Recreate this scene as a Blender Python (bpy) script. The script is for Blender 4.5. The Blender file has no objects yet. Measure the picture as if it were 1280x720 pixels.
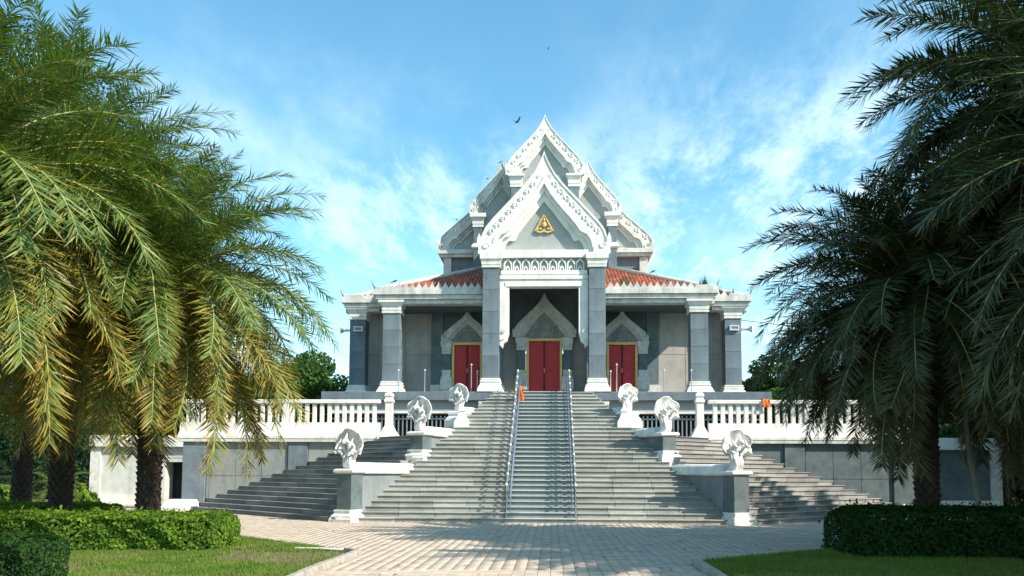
import bpy, bmesh, math, random
import numpy as np
from mathutils import Vector, Matrix
random.seed(7); rng = np.random.default_rng(11)
R = math.radians
S = bpy.context.scene; COL = S.collection

# ------------------------------------------------------------ camera, world, sun, exposure
cam = bpy.data.cameras.new('camera'); camo = bpy.data.objects.new('camera', cam); COL.objects.link(camo)
cam.sensor_width = 36; cam.lens = 1050/1280*36; cam.shift_y = 0.122; cam.clip_end = 4000; cam.clip_start = .05
camo.matrix_world = Matrix.Translation((.3, 0, 1.6)) @ Matrix.Rotation(R(2.62), 4, 'Z') @ Matrix.Rotation(R(94.1), 4, 'X') @ Matrix.Rotation(R(.3), 4, 'Z')
S.camera = camo
SUN_EL = R(39); SUN_AZ = R(119)          # azimuth clockwise from +Y
sund = Vector((math.sin(SUN_AZ)*math.cos(SUN_EL), math.cos(SUN_AZ)*math.cos(SUN_EL), math.sin(SUN_EL)))
sl = bpy.data.lights.new('sun', 'SUN'); sl.energy = 5.0; sl.angle = R(.5); sl.color = (1, .915, .79)
so = bpy.data.objects.new('sun', sl); COL.objects.link(so); so.rotation_euler = sund.to_track_quat('Z', 'Y').to_euler()
W = bpy.data.worlds.new('World'); S.world = W; W.use_nodes = True
def build_world():
    nt = W.node_tree; n = nt.nodes; l = nt.links; n.clear()
    out = n.new('ShaderNodeOutputWorld'); bg = n.new('ShaderNodeBackground'); bg.inputs[1].default_value = .112
    sky = n.new('ShaderNodeTexSky'); sky.sky_type = 'NISHITA'; sky.sun_disc = False
    sky.sun_elevation = SUN_EL; sky.sun_rotation = SUN_AZ; sky.air_density = 1.0; sky.dust_density = .6; sky.ozone_density = 3.0
    tint = n.new('ShaderNodeMix'); tint.data_type = 'RGBA'; tint.blend_type = 'MULTIPLY'; tint.inputs[0].default_value = 1
    tint.inputs[7].default_value = (1.06, 1.64, 1.50, 1)
    l.new(sky.outputs[0], tint.inputs[6])
    tc = n.new('ShaderNodeTexCoord'); sep = n.new('ShaderNodeSeparateXYZ'); l.new(tc.outputs['Generated'], sep.inputs[0])
    zz = n.new('ShaderNodeMath'); zz.operation = 'MAXIMUM'; l.new(sep.outputs[2], zz.inputs[0]); zz.inputs[1].default_value = 0
    za = n.new('ShaderNodeMath'); za.operation = 'ADD'; l.new(zz.outputs[0], za.inputs[0]); za.inputs[1].default_value = .16
    dx = n.new('ShaderNodeMath'); dx.operation = 'DIVIDE'; l.new(sep.outputs[0], dx.inputs[0]); l.new(za.outputs[0], dx.inputs[1])
    dy = n.new('ShaderNodeMath'); dy.operation = 'DIVIDE'; l.new(sep.outputs[1], dy.inputs[0]); l.new(za.outputs[0], dy.inputs[1])
    cb = n.new('ShaderNodeCombineXYZ'); l.new(dx.outputs[0], cb.inputs[0]); l.new(dy.outputs[0], cb.inputs[1])
    def noise(scale, det, rough, rot, sc, off=(0, 0, 0), dist=0.):
        m = n.new('ShaderNodeMapping'); l.new(cb.outputs[0], m.inputs[0]); m.inputs['Rotation'].default_value = (0, 0, rot)
        m.inputs['Scale'].default_value = sc; m.inputs['Location'].default_value = off
        t = n.new('ShaderNodeTexNoise'); l.new(m.outputs[0], t.inputs[0]); t.inputs['Scale'].default_value = scale
        t.inputs['Detail'].default_value = det; t.inputs['Roughness'].default_value = rough; t.inputs['Distortion'].default_value = dist
        return t
    def ramp(src, a, b, va=0, vb=1):
        r = n.new('ShaderNodeMapRange'); r.interpolation_type = 'SMOOTHSTEP'; l.new(src, r.inputs[0])
        r.inputs[1].default_value = a; r.inputs[2].default_value = b; r.inputs[3].default_value = va; r.inputs[4].default_value = vb
        return r.outputs[0]
    def mul(a, b):
        m = n.new('ShaderNodeMath'); m.operation = 'MULTIPLY'; m.use_clamp = True; l.new(a, m.inputs[0])
        if isinstance(b, float): m.inputs[1].default_value = b
        else: l.new(b, m.inputs[1])
        return m.outputs[0]
    def mx(a, b):
        m = n.new('ShaderNodeMath'); m.operation = 'MAXIMUM'; l.new(a, m.inputs[0]); l.new(b, m.inputs[1]); return m.outputs[0]
    big = ramp(noise(.7, 3, .5, .3, (1, 1, 1), (2.3, 1.1, 0)).outputs[0], .36, .56)
    fine = ramp(noise(5.0, 10, .70, -.5, (1, .45, 1), (.7, 3.1, 0), .15).outputs[0], .38, .66)
    soft = ramp(noise(1.3, 6, .62, .9, (1, .6, 1), (5.2, .4, 0), .1).outputs[0], .48, .74)
    c = mx(mul(mul(big, fine), .64), mul(soft, .45))
    low = ramp(zz.outputs[0], .50, .34, .12, 1.0)           # thinner cloud higher up
    c = mul(c, low)
    hz = ramp(zz.outputs[0], .34, .0, 0, .5)
    c2 = mx(c, hz)
    mix = n.new('ShaderNodeMix'); mix.data_type = 'RGBA'; l.new(c2, mix.inputs[0]); l.new(tint.outputs[2], mix.inputs[6])
    mix.inputs[7].default_value = (7.2, 8.6, 8.9, 1)
    l.new(mix.outputs[2], bg.inputs[0]); l.new(bg.outputs[0], out.inputs[0])
build_world()
vs = S.view_settings; vs.view_transform = 'Standard'; vs.look = 'None'; vs.exposure = 0.70; vs.gamma = 1
S.render.engine = 'CYCLES'; S.cycles.max_bounces = 6; S.cycles.transparent_max_bounces = 4

# ------------------------------------------------------------ helpers
def link(o, parent=None):
    COL.objects.link(o)
    if parent is not None: o.parent = parent
    return o
def tag(o, label=None, cat=None, group=None, kind=None):
    if label: o['label'] = label
    if cat: o['category'] = cat
    if group: o['group'] = group
    if kind: o['kind'] = kind
    return o
def empty(name, loc=(0, 0, 0), rz=0, label=None, cat=None, group=None):
    o = bpy.data.objects.new(name, None); o.location = loc; o.rotation_euler = (0, 0, rz); o.empty_display_size = .3
    return tag(link(o), label, cat, group)
def inst(name, mesh, parent=None, loc=(0, 0, 0), rot=(0, 0, 0), sc=(1, 1, 1)):
    o = bpy.data.objects.new(name, mesh); o.location = loc; o.rotation_euler = rot; o.scale = sc
    return link(o, parent)
def copy_tree(o, parent=None):
    c = o.copy(); link(c, parent)
    for ch in o.children: copy_tree(ch, c)
    return c
class MB:
    def __init__(s): s.v = []; s.f = []
    def add(s, vs, fs):
        b = len(s.v); s.v += [tuple(v) for v in vs]; s.f += [tuple(i+b for i in f) for f in fs]; return s
    def box(s, x0, y0, z0, x1, y1, z1):
        return s.add([(x0,y0,z0),(x1,y0,z0),(x1,y1,z0),(x0,y1,z0),(x0,y0,z1),(x1,y0,z1),(x1,y1,z1),(x0,y1,z1)],
                     [(0,3,2,1),(4,5,6,7),(0,1,5,4),(1,2,6,5),(2,3,7,6),(3,0,4,7)])
    def prism(s, poly, z0, z1):                                   # poly in xy
        n = len(poly); a = sum(poly[i][0]*poly[(i+1)%n][1]-poly[(i+1)%n][0]*poly[i][1] for i in range(n))
        if a < 0: poly = poly[::-1]
        vs = [(x, y, z0) for x, y in poly]+[(x, y, z1) for x, y in poly]
        return s.add(vs, [tuple(range(n))[::-1], tuple(range(n, 2*n))]+[(i, (i+1)%n, n+(i+1)%n, n+i) for i in range(n)])
    def xprism(s, poly, y0, y1):                                  # poly in xz, extruded along y
        n = len(poly); a = sum(poly[i][0]*poly[(i+1)%n][1]-poly[(i+1)%n][0]*poly[i][1] for i in range(n))
        if a > 0: poly = poly[::-1]
        vs = [(x, y0, z) for x, z in poly]+[(x, y1, z) for x, z in poly]
        return s.add(vs, [tuple(range(n))[::-1], tuple(range(n, 2*n))]+[(i, (i+1)%n, n+(i+1)%n, n+i) for i in range(n)])
    def strip(s, A, B, y0, y1):                                   # band between two equal-count xz polylines, extruded in y
        n = len(A)
        vs = [(x, y0, z) for x, z in A]+[(x, y0, z) for x, z in B]+[(x, y1, z) for x, z in A]+[(x, y1, z) for x, z in B]
        fs = []
        for i in range(n-1):
            fs += [(i, i+1, n+i+1, n+i), (2*n+i, 3*n+i, 3*n+i+1, 2*n+i+1), (i, 2*n+i, 2*n+i+1, i+1), (n+i, n+i+1, 3*n+i+1, 3*n+i)]
        fs += [(0, n, 3*n, 2*n), (n-1, 3*n-1, 4*n-1, 2*n-1)]
        return s.add(vs, fs)
    def sq(s, prof, cx=0, cy=0):                                  # square stack: (half, z)
        vs = []
        for h, z in prof: vs += [(cx-h, cy-h, z), (cx+h, cy-h, z), (cx+h, cy+h, z), (cx-h, cy+h, z)]
        fs = [(3, 2, 1, 0), tuple(range(len(vs)-4, len(vs)))]
        for k in range(len(prof)-1):
            for i in range(4): a = 4*k+i; b = 4*k+(i+1)%4; fs.append((a, b, b+4, a+4))
        return s.add(vs, fs)
    def tube(s, pts, r, n=8, cap=True):
        pts = [Vector(p) for p in pts]; rs = r if hasattr(r, '__len__') else [r]*len(pts); vs = []; fs = []
        up = Vector((0, 0, 1)); prev = None
        for i, p in enumerate(pts):
            d = (pts[min(i+1, len(pts)-1)]-pts[max(i-1, 0)]).normalized()
            if prev is None: a = d.cross(up if abs(d.z) < .95 else Vector((1, 0, 0))).normalized()
            else: a = (prev-d*prev.dot(d)).normalized()
            prev = a; b = d.cross(a)
            for k in range(n): t = 2*math.pi*k/n; vs.append(p+(a*math.cos(t)+b*math.sin(t))*rs[i])
        for i in range(len(pts)-1):
            for k in range(n): q = (k+1)%n; fs.append((i*n+k, i*n+q, (i+1)*n+q, (i+1)*n+k))
        if cap: fs += [tuple(range(n))[::-1], tuple(range((len(pts)-1)*n, len(pts)*n))]
        return s.add(vs, fs)
    def lathe(s, prof, n=12, cx=0, cy=0):
        vs = []; fs = []
        for r, z in prof: vs += [(cx+r*math.cos(2*math.pi*k/n), cy+r*math.sin(2*math.pi*k/n), z) for k in range(n)]
        for i in range(len(prof)-1):
            for k in range(n): q = (k+1)%n; fs.append((i*n+k, i*n+q, (i+1)*n+q, (i+1)*n+k))
        fs += [tuple(range(n))[::-1], tuple(range((len(prof)-1)*n, len(prof)*n))]
        return s.add(vs, fs)
    def ell(s, c, r, M=None, n=8, m=5):
        vs = []; fs = []; c = Vector(c)
        def tr(v): return c+(M @ v if M is not None else v)
        vs.append(tr(Vector((0, 0, -r[2]))))
        for j in range(1, m):
            ph = -math.pi/2+math.pi*j/m
            for k in range(n): t = 2*math.pi*k/n; vs.append(tr(Vector((r[0]*math.cos(ph)*math.cos(t), r[1]*math.cos(ph)*math.sin(t), r[2]*math.sin(ph)))))
        vs.append(tr(Vector((0, 0, r[2]))))
        for k in range(n):
            q = (k+1)%n; fs.append((0, 1+q, 1+k)); fs.append((len(vs)-1, 1+(m-2)*n+k, 1+(m-2)*n+q))
            for j in range(m-2): fs.append((1+j*n+k, 1+j*n+q, 1+(j+1)*n+q, 1+(j+1)*n+k))
        return s.add(vs, fs)
    def mesh(s, name, mat, bevel=0, smooth=False, angle=None):
        me = bpy.data.meshes.new(name); me.from_pydata(s.v, [], s.f)
        if bevel or smooth:
            bm = bmesh.new(); bm.from_mesh(me)
            if bevel:
                bmesh.ops.bevel(bm, geom=[e for e in bm.edges if e.is_manifold and e.calc_face_angle(0) > .5], offset=bevel, segments=1, affect='EDGES', clamp_overlap=True)
            bmesh.ops.recalc_face_normals(bm, faces=bm.faces[:])
            bm.to_mesh(me); bm.free()
        if smooth:
            me.shade_smooth() if hasattr(me, 'shade_smooth') else None
            if angle: me.set_sharp_from_angle(angle=R(angle))
        me.materials.append(mat); me.update(); return me
    def build(s, name, mat, parent=None, bevel=0, smooth=False, angle=None, loc=(0, 0, 0), rot=(0, 0, 0)):
        return inst(name, s.mesh(name, mat, bevel, smooth, angle), parent, loc, rot)
def np_mesh(name, verts, faces_flat, nper, mat, smooth=False):
    me = bpy.data.meshes.new(name); nv = len(verts); nf = len(faces_flat)//nper
    me.vertices.add(nv); me.vertices.foreach_set('co', np.asarray(verts, dtype=np.float32).ravel())
    me.loops.add(nf*nper); me.loops.foreach_set('vertex_index', np.asarray(faces_flat, dtype=np.int32))
    me.polygons.add(nf); me.polygons.foreach_set('loop_start', np.arange(0, nf*nper, nper, dtype=np.int32))
    me.update(calc_edges=True); me.materials.append(mat); return me

# ------------------------------------------------------------ materials
MATS = {}
def mat(name, col, col2=None, scale=6, rough=.7, bump=.15, bscale=None, detail=6, stain=None, stain_amt=.5, stain_scale=(1.2, 1.2, .25),
        per=0., metallic=0, spec=.4, trans=0, tcol=None, contrast=(.35, .65), island=False, attr=None, acol=None, coord='Object', mottle=None):
    m = bpy.data.materials.new(name); m.use_nodes = True; nt = m.node_tree; n = nt.nodes; l = nt.links
    bs = n['Principled BSDF']; bs.inputs['Roughness'].default_value = rough; bs.inputs['Metallic'].default_value = metallic
    bs.inputs['Specular IOR Level'].default_value = spec
    tc = n.new('ShaderNodeTexCoord')
    def noise(sc, det=detail, r=.6, mp=None, src=None):
        t = n.new('ShaderNodeTexNoise'); t.inputs['Scale'].default_value = sc; t.inputs['Detail'].default_value = det; t.inputs['Roughness'].default_value = r
        s_ = src or (n.new('ShaderNodeNewGeometry').outputs['Position'] if coord == 'World' else tc.outputs[coord])
        if mp: q = n.new('ShaderNodeMapping'); q.inputs['Scale'].default_value = mp; l.new(s_, q.inputs[0]); s_ = q.outputs[0]
        l.new(s_, t.inputs[0]); return t.outputs[0]
    def rng_(src, a, b, c=0, d=1):
        r = n.new('ShaderNodeMapRange'); l.new(src, r.inputs[0])
        for i, v in enumerate((a, b, c, d)): r.inputs[i+1].default_value = v
        return r.outputs[0]
    def mix(fac, a, b, mode='MIX'):
        x = n.new('ShaderNodeMix'); x.data_type = 'RGBA'; x.blend_type = mode
        if isinstance(fac, (int, float)): x.inputs[0].default_value = fac
        else: l.new(fac, x.inputs[0])
        for i, v in ((6, a), (7, b)):
            if isinstance(v, tuple): x.inputs[i].default_value = (*v, 1) if len(v) == 3 else v
            else: l.new(v, x.inputs[i])
        return x.outputs[2]
    c = mix(rng_(noise(scale), *contrast), col, col2 or tuple(x*.75 for x in col))
    if mottle: c = mix(rng_(noise(mottle[0], 3), .35, .7, 0, mottle[2]), c, mottle[1])
    if stain: c = mix(rng_(noise(1.6, 7, .65, stain_scale, n.new('ShaderNodeNewGeometry').outputs['Position']), .46, .72, 0, stain_amt), c, stain)
    if attr:
        a = n.new('ShaderNodeAttribute'); a.attribute_name = attr; c = mix(a.outputs['Fac'], c, acol)
    if per:
        if island: rr = n.new('ShaderNodeNewGeometry').outputs['Random Per Island']
        else: rr = n.new('ShaderNodeObjectInfo').outputs['Random']
        v = rng_(rr, 0, 1, 1-per, 1+per); cc = n.new('ShaderNodeCombineColor')
        for i in range(3): l.new(v, cc.inputs[i])
        c = mix(1., c, cc.outputs[0], 'MULTIPLY')
    l.new(c, bs.inputs['Base Color'])
    if bump:
        b = n.new('ShaderNodeBump'); b.inputs['Strength'].default_value = bump; b.inputs['Distance'].default_value = .02
        l.new(noise(bscale or scale*4, 5), b.inputs['Height']); l.new(b.outputs[0], bs.inputs['Normal'])
    if trans:
        t = n.new('ShaderNodeBsdfTranslucent'); q = n.new('ShaderNodeMixShader'); q.inputs[0].default_value = trans
        l.new(mix(1., c, tcol or (1.1, 1.2, .5), 'MULTIPLY'), t.inputs[0])
        l.new(bs.outputs[0], q.inputs[1]); l.new(t.outputs[0], q.inputs[2]); l.new(q.outputs[0], n['Material Output'].inputs[0])
    MATS[name] = m; return m
plaster = mat('white_plaster', (.77, .76, .715), (.68, .665, .61), 3, .75, .2, 30, stain=(.40, .37, .29), stain_amt=.6)
plaster2 = mat('weathered_plaster', (.66, .65, .60), (.50, .485, .45), 4, .8, .3, 25, stain=(.22, .21, .19), stain_amt=.65)
doorplaster = mat('grey_carved_plaster', (.66, .65, .61), (.50, .49, .46), 6, .8, .5, 26, stain=(.2, .2, .19), stain_amt=.4)
statue_m = mat('statue_plaster', (.80, .80, .78), (.62, .62, .60), 5, .6, .4, 30, stain=(.34, .32, .27), stain_amt=.6, stain_scale=(4, 4, 2))
granite = mat('blue_grey_granite', spec=0.25, col=(.145, .182, .208), col2=(.10, .13, .152), scale=5, rough=0.6, bump=.05, bscale=60, mottle=(1.2, (.20, .24, .26), .7), stain=(.07, .085, .095), stain_amt=.6, per=.10)
granite_d = mat('dark_granite_with_wall_shade', spec=0.22, col=(.11, .14, .145), col2=(.07, .095, .10), scale=4, rough=0.6, bump=.05, bscale=60, mottle=(1.5, (.17, .20, .20), .6))  # dark stone; on the right terrace walls its darkness stands in for shade
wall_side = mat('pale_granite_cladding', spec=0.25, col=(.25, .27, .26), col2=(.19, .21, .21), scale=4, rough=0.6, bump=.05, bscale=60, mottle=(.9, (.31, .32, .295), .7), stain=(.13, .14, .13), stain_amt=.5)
stepm = mat('pale_step_granite', (.43, .43, .39), (.34, .34, .31), 9, .75, .15, 40, per=.22, mottle=(1.4, (.29, .285, .26), .8), stain=(.17, .17, .15), stain_amt=.6, stain_scale=(.7, .7, 2.4))
stepd = mat('dark_step_granite', (.24, .225, .21), (.15, .15, .15), 5, .6, .12, 40, per=.3, mottle=(.8, (.33, .325, .305), .7))
strip_m = mat('green_grey_step_granite', (.27, .31, .305), (.20, .24, .24), 7, .55, .1, 40, per=.12, mottle=(.8, (.36, .38, .36), .5))
nosing_m = mat('worn_light_nosing', (.52, .53, .50), (.42, .43, .41), 10, .6, .1, per=.1)
taupe = mat('grey_brown_render', (.38, .345, .315), (.30, .275, .255), 3, .85, .3, 30, mottle=(.6, (.45, .42, .38), .8), stain=(.20, .19, .18), stain_amt=.5)
tymp = mat('grey_tympanum_render', (.40, .405, .39), (.33, .335, .325), 3, .85, .2, 30, mottle=(.5, (.28, .30, .29), .8))
shadegrey = mat('grey_roof_slab', (.30, .31, .31), (.20, .21, .21), 4, .85, .3, 20, stain=(.12, .12, .11), stain_amt=.6)
tile_m = mat('orange_roof_tile', (.52, .13, .05), (.36, .075, .03), 2.2, .55, .2, 20, per=.30, island=True, mottle=(1.6, (.13, .075, .06), .9))
red_m = mat('red_door_paint', (.52, .028, .028), (.42, .018, .02), 3, .5, .1, 30)
darkred = mat('dark_red_paint', (.12, .008, .01), (.08, .005, .008), 5, .5)
gold = mat('gold_paint', (.74, .50, .20), (.56, .36, .12), 10, .5, .1, 30, metallic=.25)
dark_m = mat('dark_opening', (.02, .022, .025), (.015, .015, .018), 4, .8)
metal_m = mat('brushed_steel', (.55, .57, .60), (.42, .44, .46), 20, .35, 0, metallic=.8)
blue_rail = mat('blue_grey_rail_paint', (.12, .155, .23), (.09, .115, .17), 14, .5, .1, per=.1)
grey_rail = mat('grey_green_rail_metal', (.20, .25, .25), (.12, .15, .15), 14, .5, .1)
knob_m = mat('white_knob_paint', (.55, .58, .62), (.65, .68, .70), 14, .35, 0)
orange_cloth = mat('orange_cloth', (.85, .22, .03), (.60, .12, .02), 12, .9, .4, 30)
paver_m = mat('brick_paver', (.58, .445, .325), (.48, .37, .28), 3, .9, .3, 50, per=.16, mottle=(.9, (.42, .365, .31), .6), stain=(.28, .25, .215), stain_amt=.5, stain_scale=(.35, .9, 1), coord='World')
paver_s = mat('brick_paver_field', (.54, .425, .32), (.45, .355, .275), 3, .9, .3, 50, per=.16, island=True, mottle=(.9, (.42, .365, .31), .6), stain=(.28, .25, .215), stain_amt=.5, stain_scale=(.35, .9, 1), coord='World')
bed_m = mat('joint_sand', (.44, .36, .27), (.35, .29, .22), 8, .95, .3)
kerb_m = mat('kerb_concrete', (.42, .38, .32), (.30, .27, .23), 8, .9, .5, 30, stain=(.14, .13, .08), stain_amt=.6, stain_scale=(3, 3, 3))
soil_m = mat('garden_soil', (.20, .14, .085), (.12, .085, .05), 5, 1, .6, 20, mottle=(1.2, (.09, .12, .03), .8))
ground_m = mat('ground_grass', (.075, .12, .03), (.11, .12, .045), .8, 1, .5, 6, mottle=(.15, (.06, .10, .02), .8))
bark = mat('palm_bark', (.07, .05, .038), (.035, .026, .02), 8, .95, .8, 14)
bark2 = mat('tree_bark', (.16, .13, .10), (.09, .07, .055), 6, .95, .7, 14)
leaf_m = mat('broad_leaf', spec=0.15, col=(.055, .12, .022), col2=(.03, .075, .015), scale=.8, rough=0.6, bump=0, per=.4, island=True, trans=.3)
leaf_d = mat('dark_leaf', spec=0.12, col=(.025, .065, .022), col2=(.015, .04, .014), scale=.8, rough=0.6, bump=0, per=.4, island=True, trans=.22)
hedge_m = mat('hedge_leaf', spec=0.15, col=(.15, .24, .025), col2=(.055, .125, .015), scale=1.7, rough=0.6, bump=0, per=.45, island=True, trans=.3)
hedge_d = mat('dark_shade_toned_hedge_leaf', spec=0.1, col=(.028, .075, .016), col2=(.016, .045, .01), scale=1.2, rough=0.6, bump=0, per=.4, island=True, trans=.25)  # dark green deepened further, the right hedge's shade put into the colour
core_m = mat('hedge_twigs', (.02, .03, .012), (.012, .016, .008), 6, 1)
grass_m = mat('grass_blade', spec=0.12, col=(.15, .245, .035), col2=(.09, .17, .025), scale=.9, rough=0.6, bump=0, per=.35, island=True, trans=.3, mottle=(.7, (.24, .23, .08), .7))
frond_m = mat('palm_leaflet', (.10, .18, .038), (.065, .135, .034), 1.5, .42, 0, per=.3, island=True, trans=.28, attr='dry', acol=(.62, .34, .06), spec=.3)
frond_shade = mat('shade_toned_palm_leaflet', (.046, .080, .036), (.028, .054, .026), 1.5, .45, 0, per=.3, island=True, trans=.16, attr='dry', acol=(.20, .15, .07), spec=.22)  # darker copy of the palm leaflet, shade painted into its colour
rachis_m = mat('palm_rachis', (.42, .36, .12), (.28, .26, .08), 8, .5, 0)
pole_m = mat('bleached_pole', (.32, .29, .22), (.2, .18, .14), 8, .9, .4)
black_m = mat('dark_bird', (.02, .02, .022), (.03, .03, .03), 8, .7, 0)
rock_m = mat('white_rock', (.72, .71, .68), (.55, .54, .52), 5, .9, .6)
deadleaf = mat('dead_leaf', (.22, .13, .06), (.14, .08, .04), 8, .9, 0, per=.4, island=True)
wingm = mat('pale_wing_render', (.56, .57, .52), (.46, .47, .43), 3, .85, .2, 30, stain=(.25, .25, .21), stain_amt=.5)
granite_l = mat('inner_parapet_granite', spec=0.25, col=(.20, .23, .235), col2=(.15, .175, .185), scale=4, rough=0.6, bump=.05, bscale=60, mottle=(.9, (.25, .27, .27), .7), stain=(.10, .12, .12), stain_amt=.5)
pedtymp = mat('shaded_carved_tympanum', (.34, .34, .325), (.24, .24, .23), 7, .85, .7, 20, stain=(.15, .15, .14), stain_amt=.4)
# ------------------------------------------------------------ ground and paving
tag(MB().add([(-900, -100, 0), (900, -100, 0), (900, 1800, 0), (-900, 1800, 0)], [(0, 1, 2, 3)]).build('ground', ground_m), kind='structure')
LLAWN = [(-3.42, -4), (-3.42, 16.35), (-3.62, 16.75), (-7.4, 20.4), (-9.5, 21.2), (-30, 21.2), (-30, -4)]
RLAWN = [(2.86, -4), (2.86, 15.0), (3.2, 15.7), (6.2, 18.2), (9.0, 19.4), (30, 19.4), (30, -4)]
def inside(poly, x, y):
    c = False; j = len(poly)-1
    for i in range(len(poly)):
        if (poly[i][1] > y) != (poly[j][1] > y) and x < (poly[j][0]-poly[i][0])*(y-poly[i][1])/(poly[j][1]-poly[i][1])+poly[i][0]: c = not c
        j = i
    return c
pav = tag(MB().add([(-26, -2, .004), (26, -2, .004), (26, 41, .004), (-26, 41, .004)], [(0, 1, 2, 3)]).build('brick_pavement', bed_m), kind='structure')
tag(MB().add([(x, y, .012) for x, y in LLAWN], [tuple(range(len(LLAWN)))[::-1]]).build('garden_bed', soil_m), kind='structure')
tag(MB().add([(x, y, .012) for x, y in RLAWN], [tuple(range(len(RLAWN)))[::-1]]).build('garden_bed', soil_m), kind='structure')
PW, PD = .205, .108
cells = []
for i in range(-112, 113):
    for j in range(0, 275):
        x = i*PW; y = 6+j*PD+(PD/2 if i % 2 else 0)
        if y > 35 or abs(x) > 3.0+.72*y: continue
        if inside(LLAWN, x-.02, y) or inside(RLAWN, x+.02, y): continue
        if y > 26.8 and abs(x) < 6.4+(y-26.8)*1.02: continue
        cells.append((x, y))
cells.sort(key=lambda c: (c[1] < 12.7, math.hypot(c[0], c[1])))
pm = MB(); a, b, h = PW/2-.003, PD/2-.003, .010
pm.add([(-a, -b, 0), (a, -b, 0), (a, b, 0), (-a, b, 0), (-a+.005, -b+.005, h), (a-.005, -b+.005, h), (a-.005, b-.005, h), (-a+.005, b-.005, h)],
       [(4, 5, 6, 7), (0, 1, 5, 4), (1, 2, 6, 5), (2, 3, 7, 6), (3, 0, 4, 7)])
pme = pm.mesh('brick', paver_m)
for (x, y) in cells[:295]:
    inst('brick', pme, pav, (x, y, .005+random.uniform(-.001, .004)), (random.gauss(0, .006), random.gauss(0, .006), random.gauss(0, .006)))
rest = np.array(cells[295:]); n = len(rest)
base = np.array(pm.v, dtype=np.float32); V = np.repeat(base[None], n, 0)
th = rng.normal(0, .007, n); tl = rng.normal(0, .006, n)
V2 = V.copy(); V2[:, :, 0] = V[:, :, 0]*np.cos(th)[:, None]-V[:, :, 1]*np.sin(th)[:, None]; V2[:, :, 1] = V[:, :, 0]*np.sin(th)[:, None]+V[:, :, 1]*np.cos(th)[:, None]
V2[:, :, 2] += .005+rng.uniform(-.001, .004, n)[:, None]+V2[:, :, 1]*tl[:, None]
V2[:, :, 0] += rest[:, 0][:, None]; V2[:, :, 1] += rest[:, 1][:, None]
fb = np.array(pm.f); Fa = (fb[None]+np.arange(n)[:, None, None]*8).ravel()
tag(inst('paving_bricks', np_mesh('paving_bricks', V2.reshape(-1, 3), Fa, 4, paver_s), pav), kind='stuff')
# fallen leaves
vs = []; fs = []
for k in range(150):
    x = random.uniform(-6, 7); y = random.uniform(13, 26.4); 
    if inside(LLAWN, x, y) or inside(RLAWN, x, y): continue
    t = random.uniform(0, 6.28); s = random.uniform(.02, .07); c, sn = math.cos(t), math.sin(t); b_ = len(vs)
    for (u, v, z) in ((-s, 0, .024), (0, -s*.4, .034), (s, 0, .03), (0, s*.4, .04)): vs.append((x+u*c-v*sn, y+u*sn+v*c, z))
    fs += [b_, b_+1, b_+2, b_+3]
tag(inst('fallen_leaves', np_mesh('fallen_leaves', vs, fs, 4, deadleaf)), 'brown dry leaves scattered over the brick pavement', 'leaves', kind='stuff')
# kerbs: separate stones
def kerb(pts, label):
    t = empty('kerb', (pts[0][0], pts[0][1], 0), 0, label, 'kerb'); ox, oy = pts[0]
    for k in range(len(pts)-1):
        (x0, y0), (x1, y1) = pts[k], pts[k+1]; L = math.hypot(x1-x0, y1-y0); nst = max(1, round(L/.9))
        for q in range(nst):
            f = (q+.5)/nst; l2 = L/nst/2-.006
            m = MB(); m.add([(-l2, -.09, 0), (l2, -.09, 0), (l2, .09, 0), (-l2, .09, 0), (-l2, -.06, .12), (l2, -.06, .12), (l2, .07, .12), (-l2, .07, .12)],
                            [(0, 3, 2, 1), (4, 5, 6, 7), (0, 1, 5, 4), (1, 2, 6, 5), (2, 3, 7, 6), (3, 0, 4, 7)])
            m.build('kerb_stone', kerb_m, t, bevel=.015, loc=(x0+(x1-x0)*f-ox, y0+(y1-y0)*f-oy, random.uniform(-.012, .008)), rot=(0, 0, math.atan2(y1-y0, x1-x0)+random.gauss(0, .012)))
kerb([(-3.42, 6), (-3.42, 16.3), (-3.75, 16.75)], 'weathered concrete kerb along the left lawn beside the brick path')
kerb([(2.86, 15.0), (2.86, 6)], 'concrete kerb along the dark right lawn beside the brick path')
tag(MB().tube([(-3.75, 16.8, .05), (-4.35, 16.95, .06), (-4.9, 17.05, .05)], .025, 6).build('water_pipe', plaster), 'thin pale pipe lying on the grass at the kerb end', 'pipe')

# ------------------------------------------------------------ stairs
RS, TR, Y0, NS = .17, .32, 26.8, 30
def win(Y): return 5.95-.417*(Y-Y0)
def slab_mesh(name, m, nose):
    # unit length slab in x (-.5...5); riser at y=0; nosing overhang
    prof = [(0, 0), (TR+.02, 0), (TR+.02, RS), (-.040, RS), (-.045, RS-.01), (-.045, RS-.034), (.012, RS-.038), (.012, RS-.052), (0, RS-.056)]
    s = MB(); nn = len(prof); vs = [(-.5, y, z) for y, z in prof]+[(.5, y, z) for y, z in prof]
    s.add(vs, [tuple(range(nn)), tuple(range(nn, 2*nn))[::-1]]+[(i, nn+i, nn+(i+1) % nn, (i+1) % nn) for i in range(nn)])
    return s.mesh(name, m, bevel=0.003)
sl_pale = slab_mesh('stone_slab', stepm, 0); sl_strip = slab_mesh('strip_slab', strip_m, 0); sl_dark = slab_mesh('stone_slab', stepd, 0)
nos_me = MB().box(-1.15, 0, 0, 1.15, .05, .029).mesh('strip_nosing', nosing_m, bevel=.005)
st = empty('main_staircase', (0, Y0, 0), 0, 'broad pale granite staircase narrowing up to the central red door', 'staircase')
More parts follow.
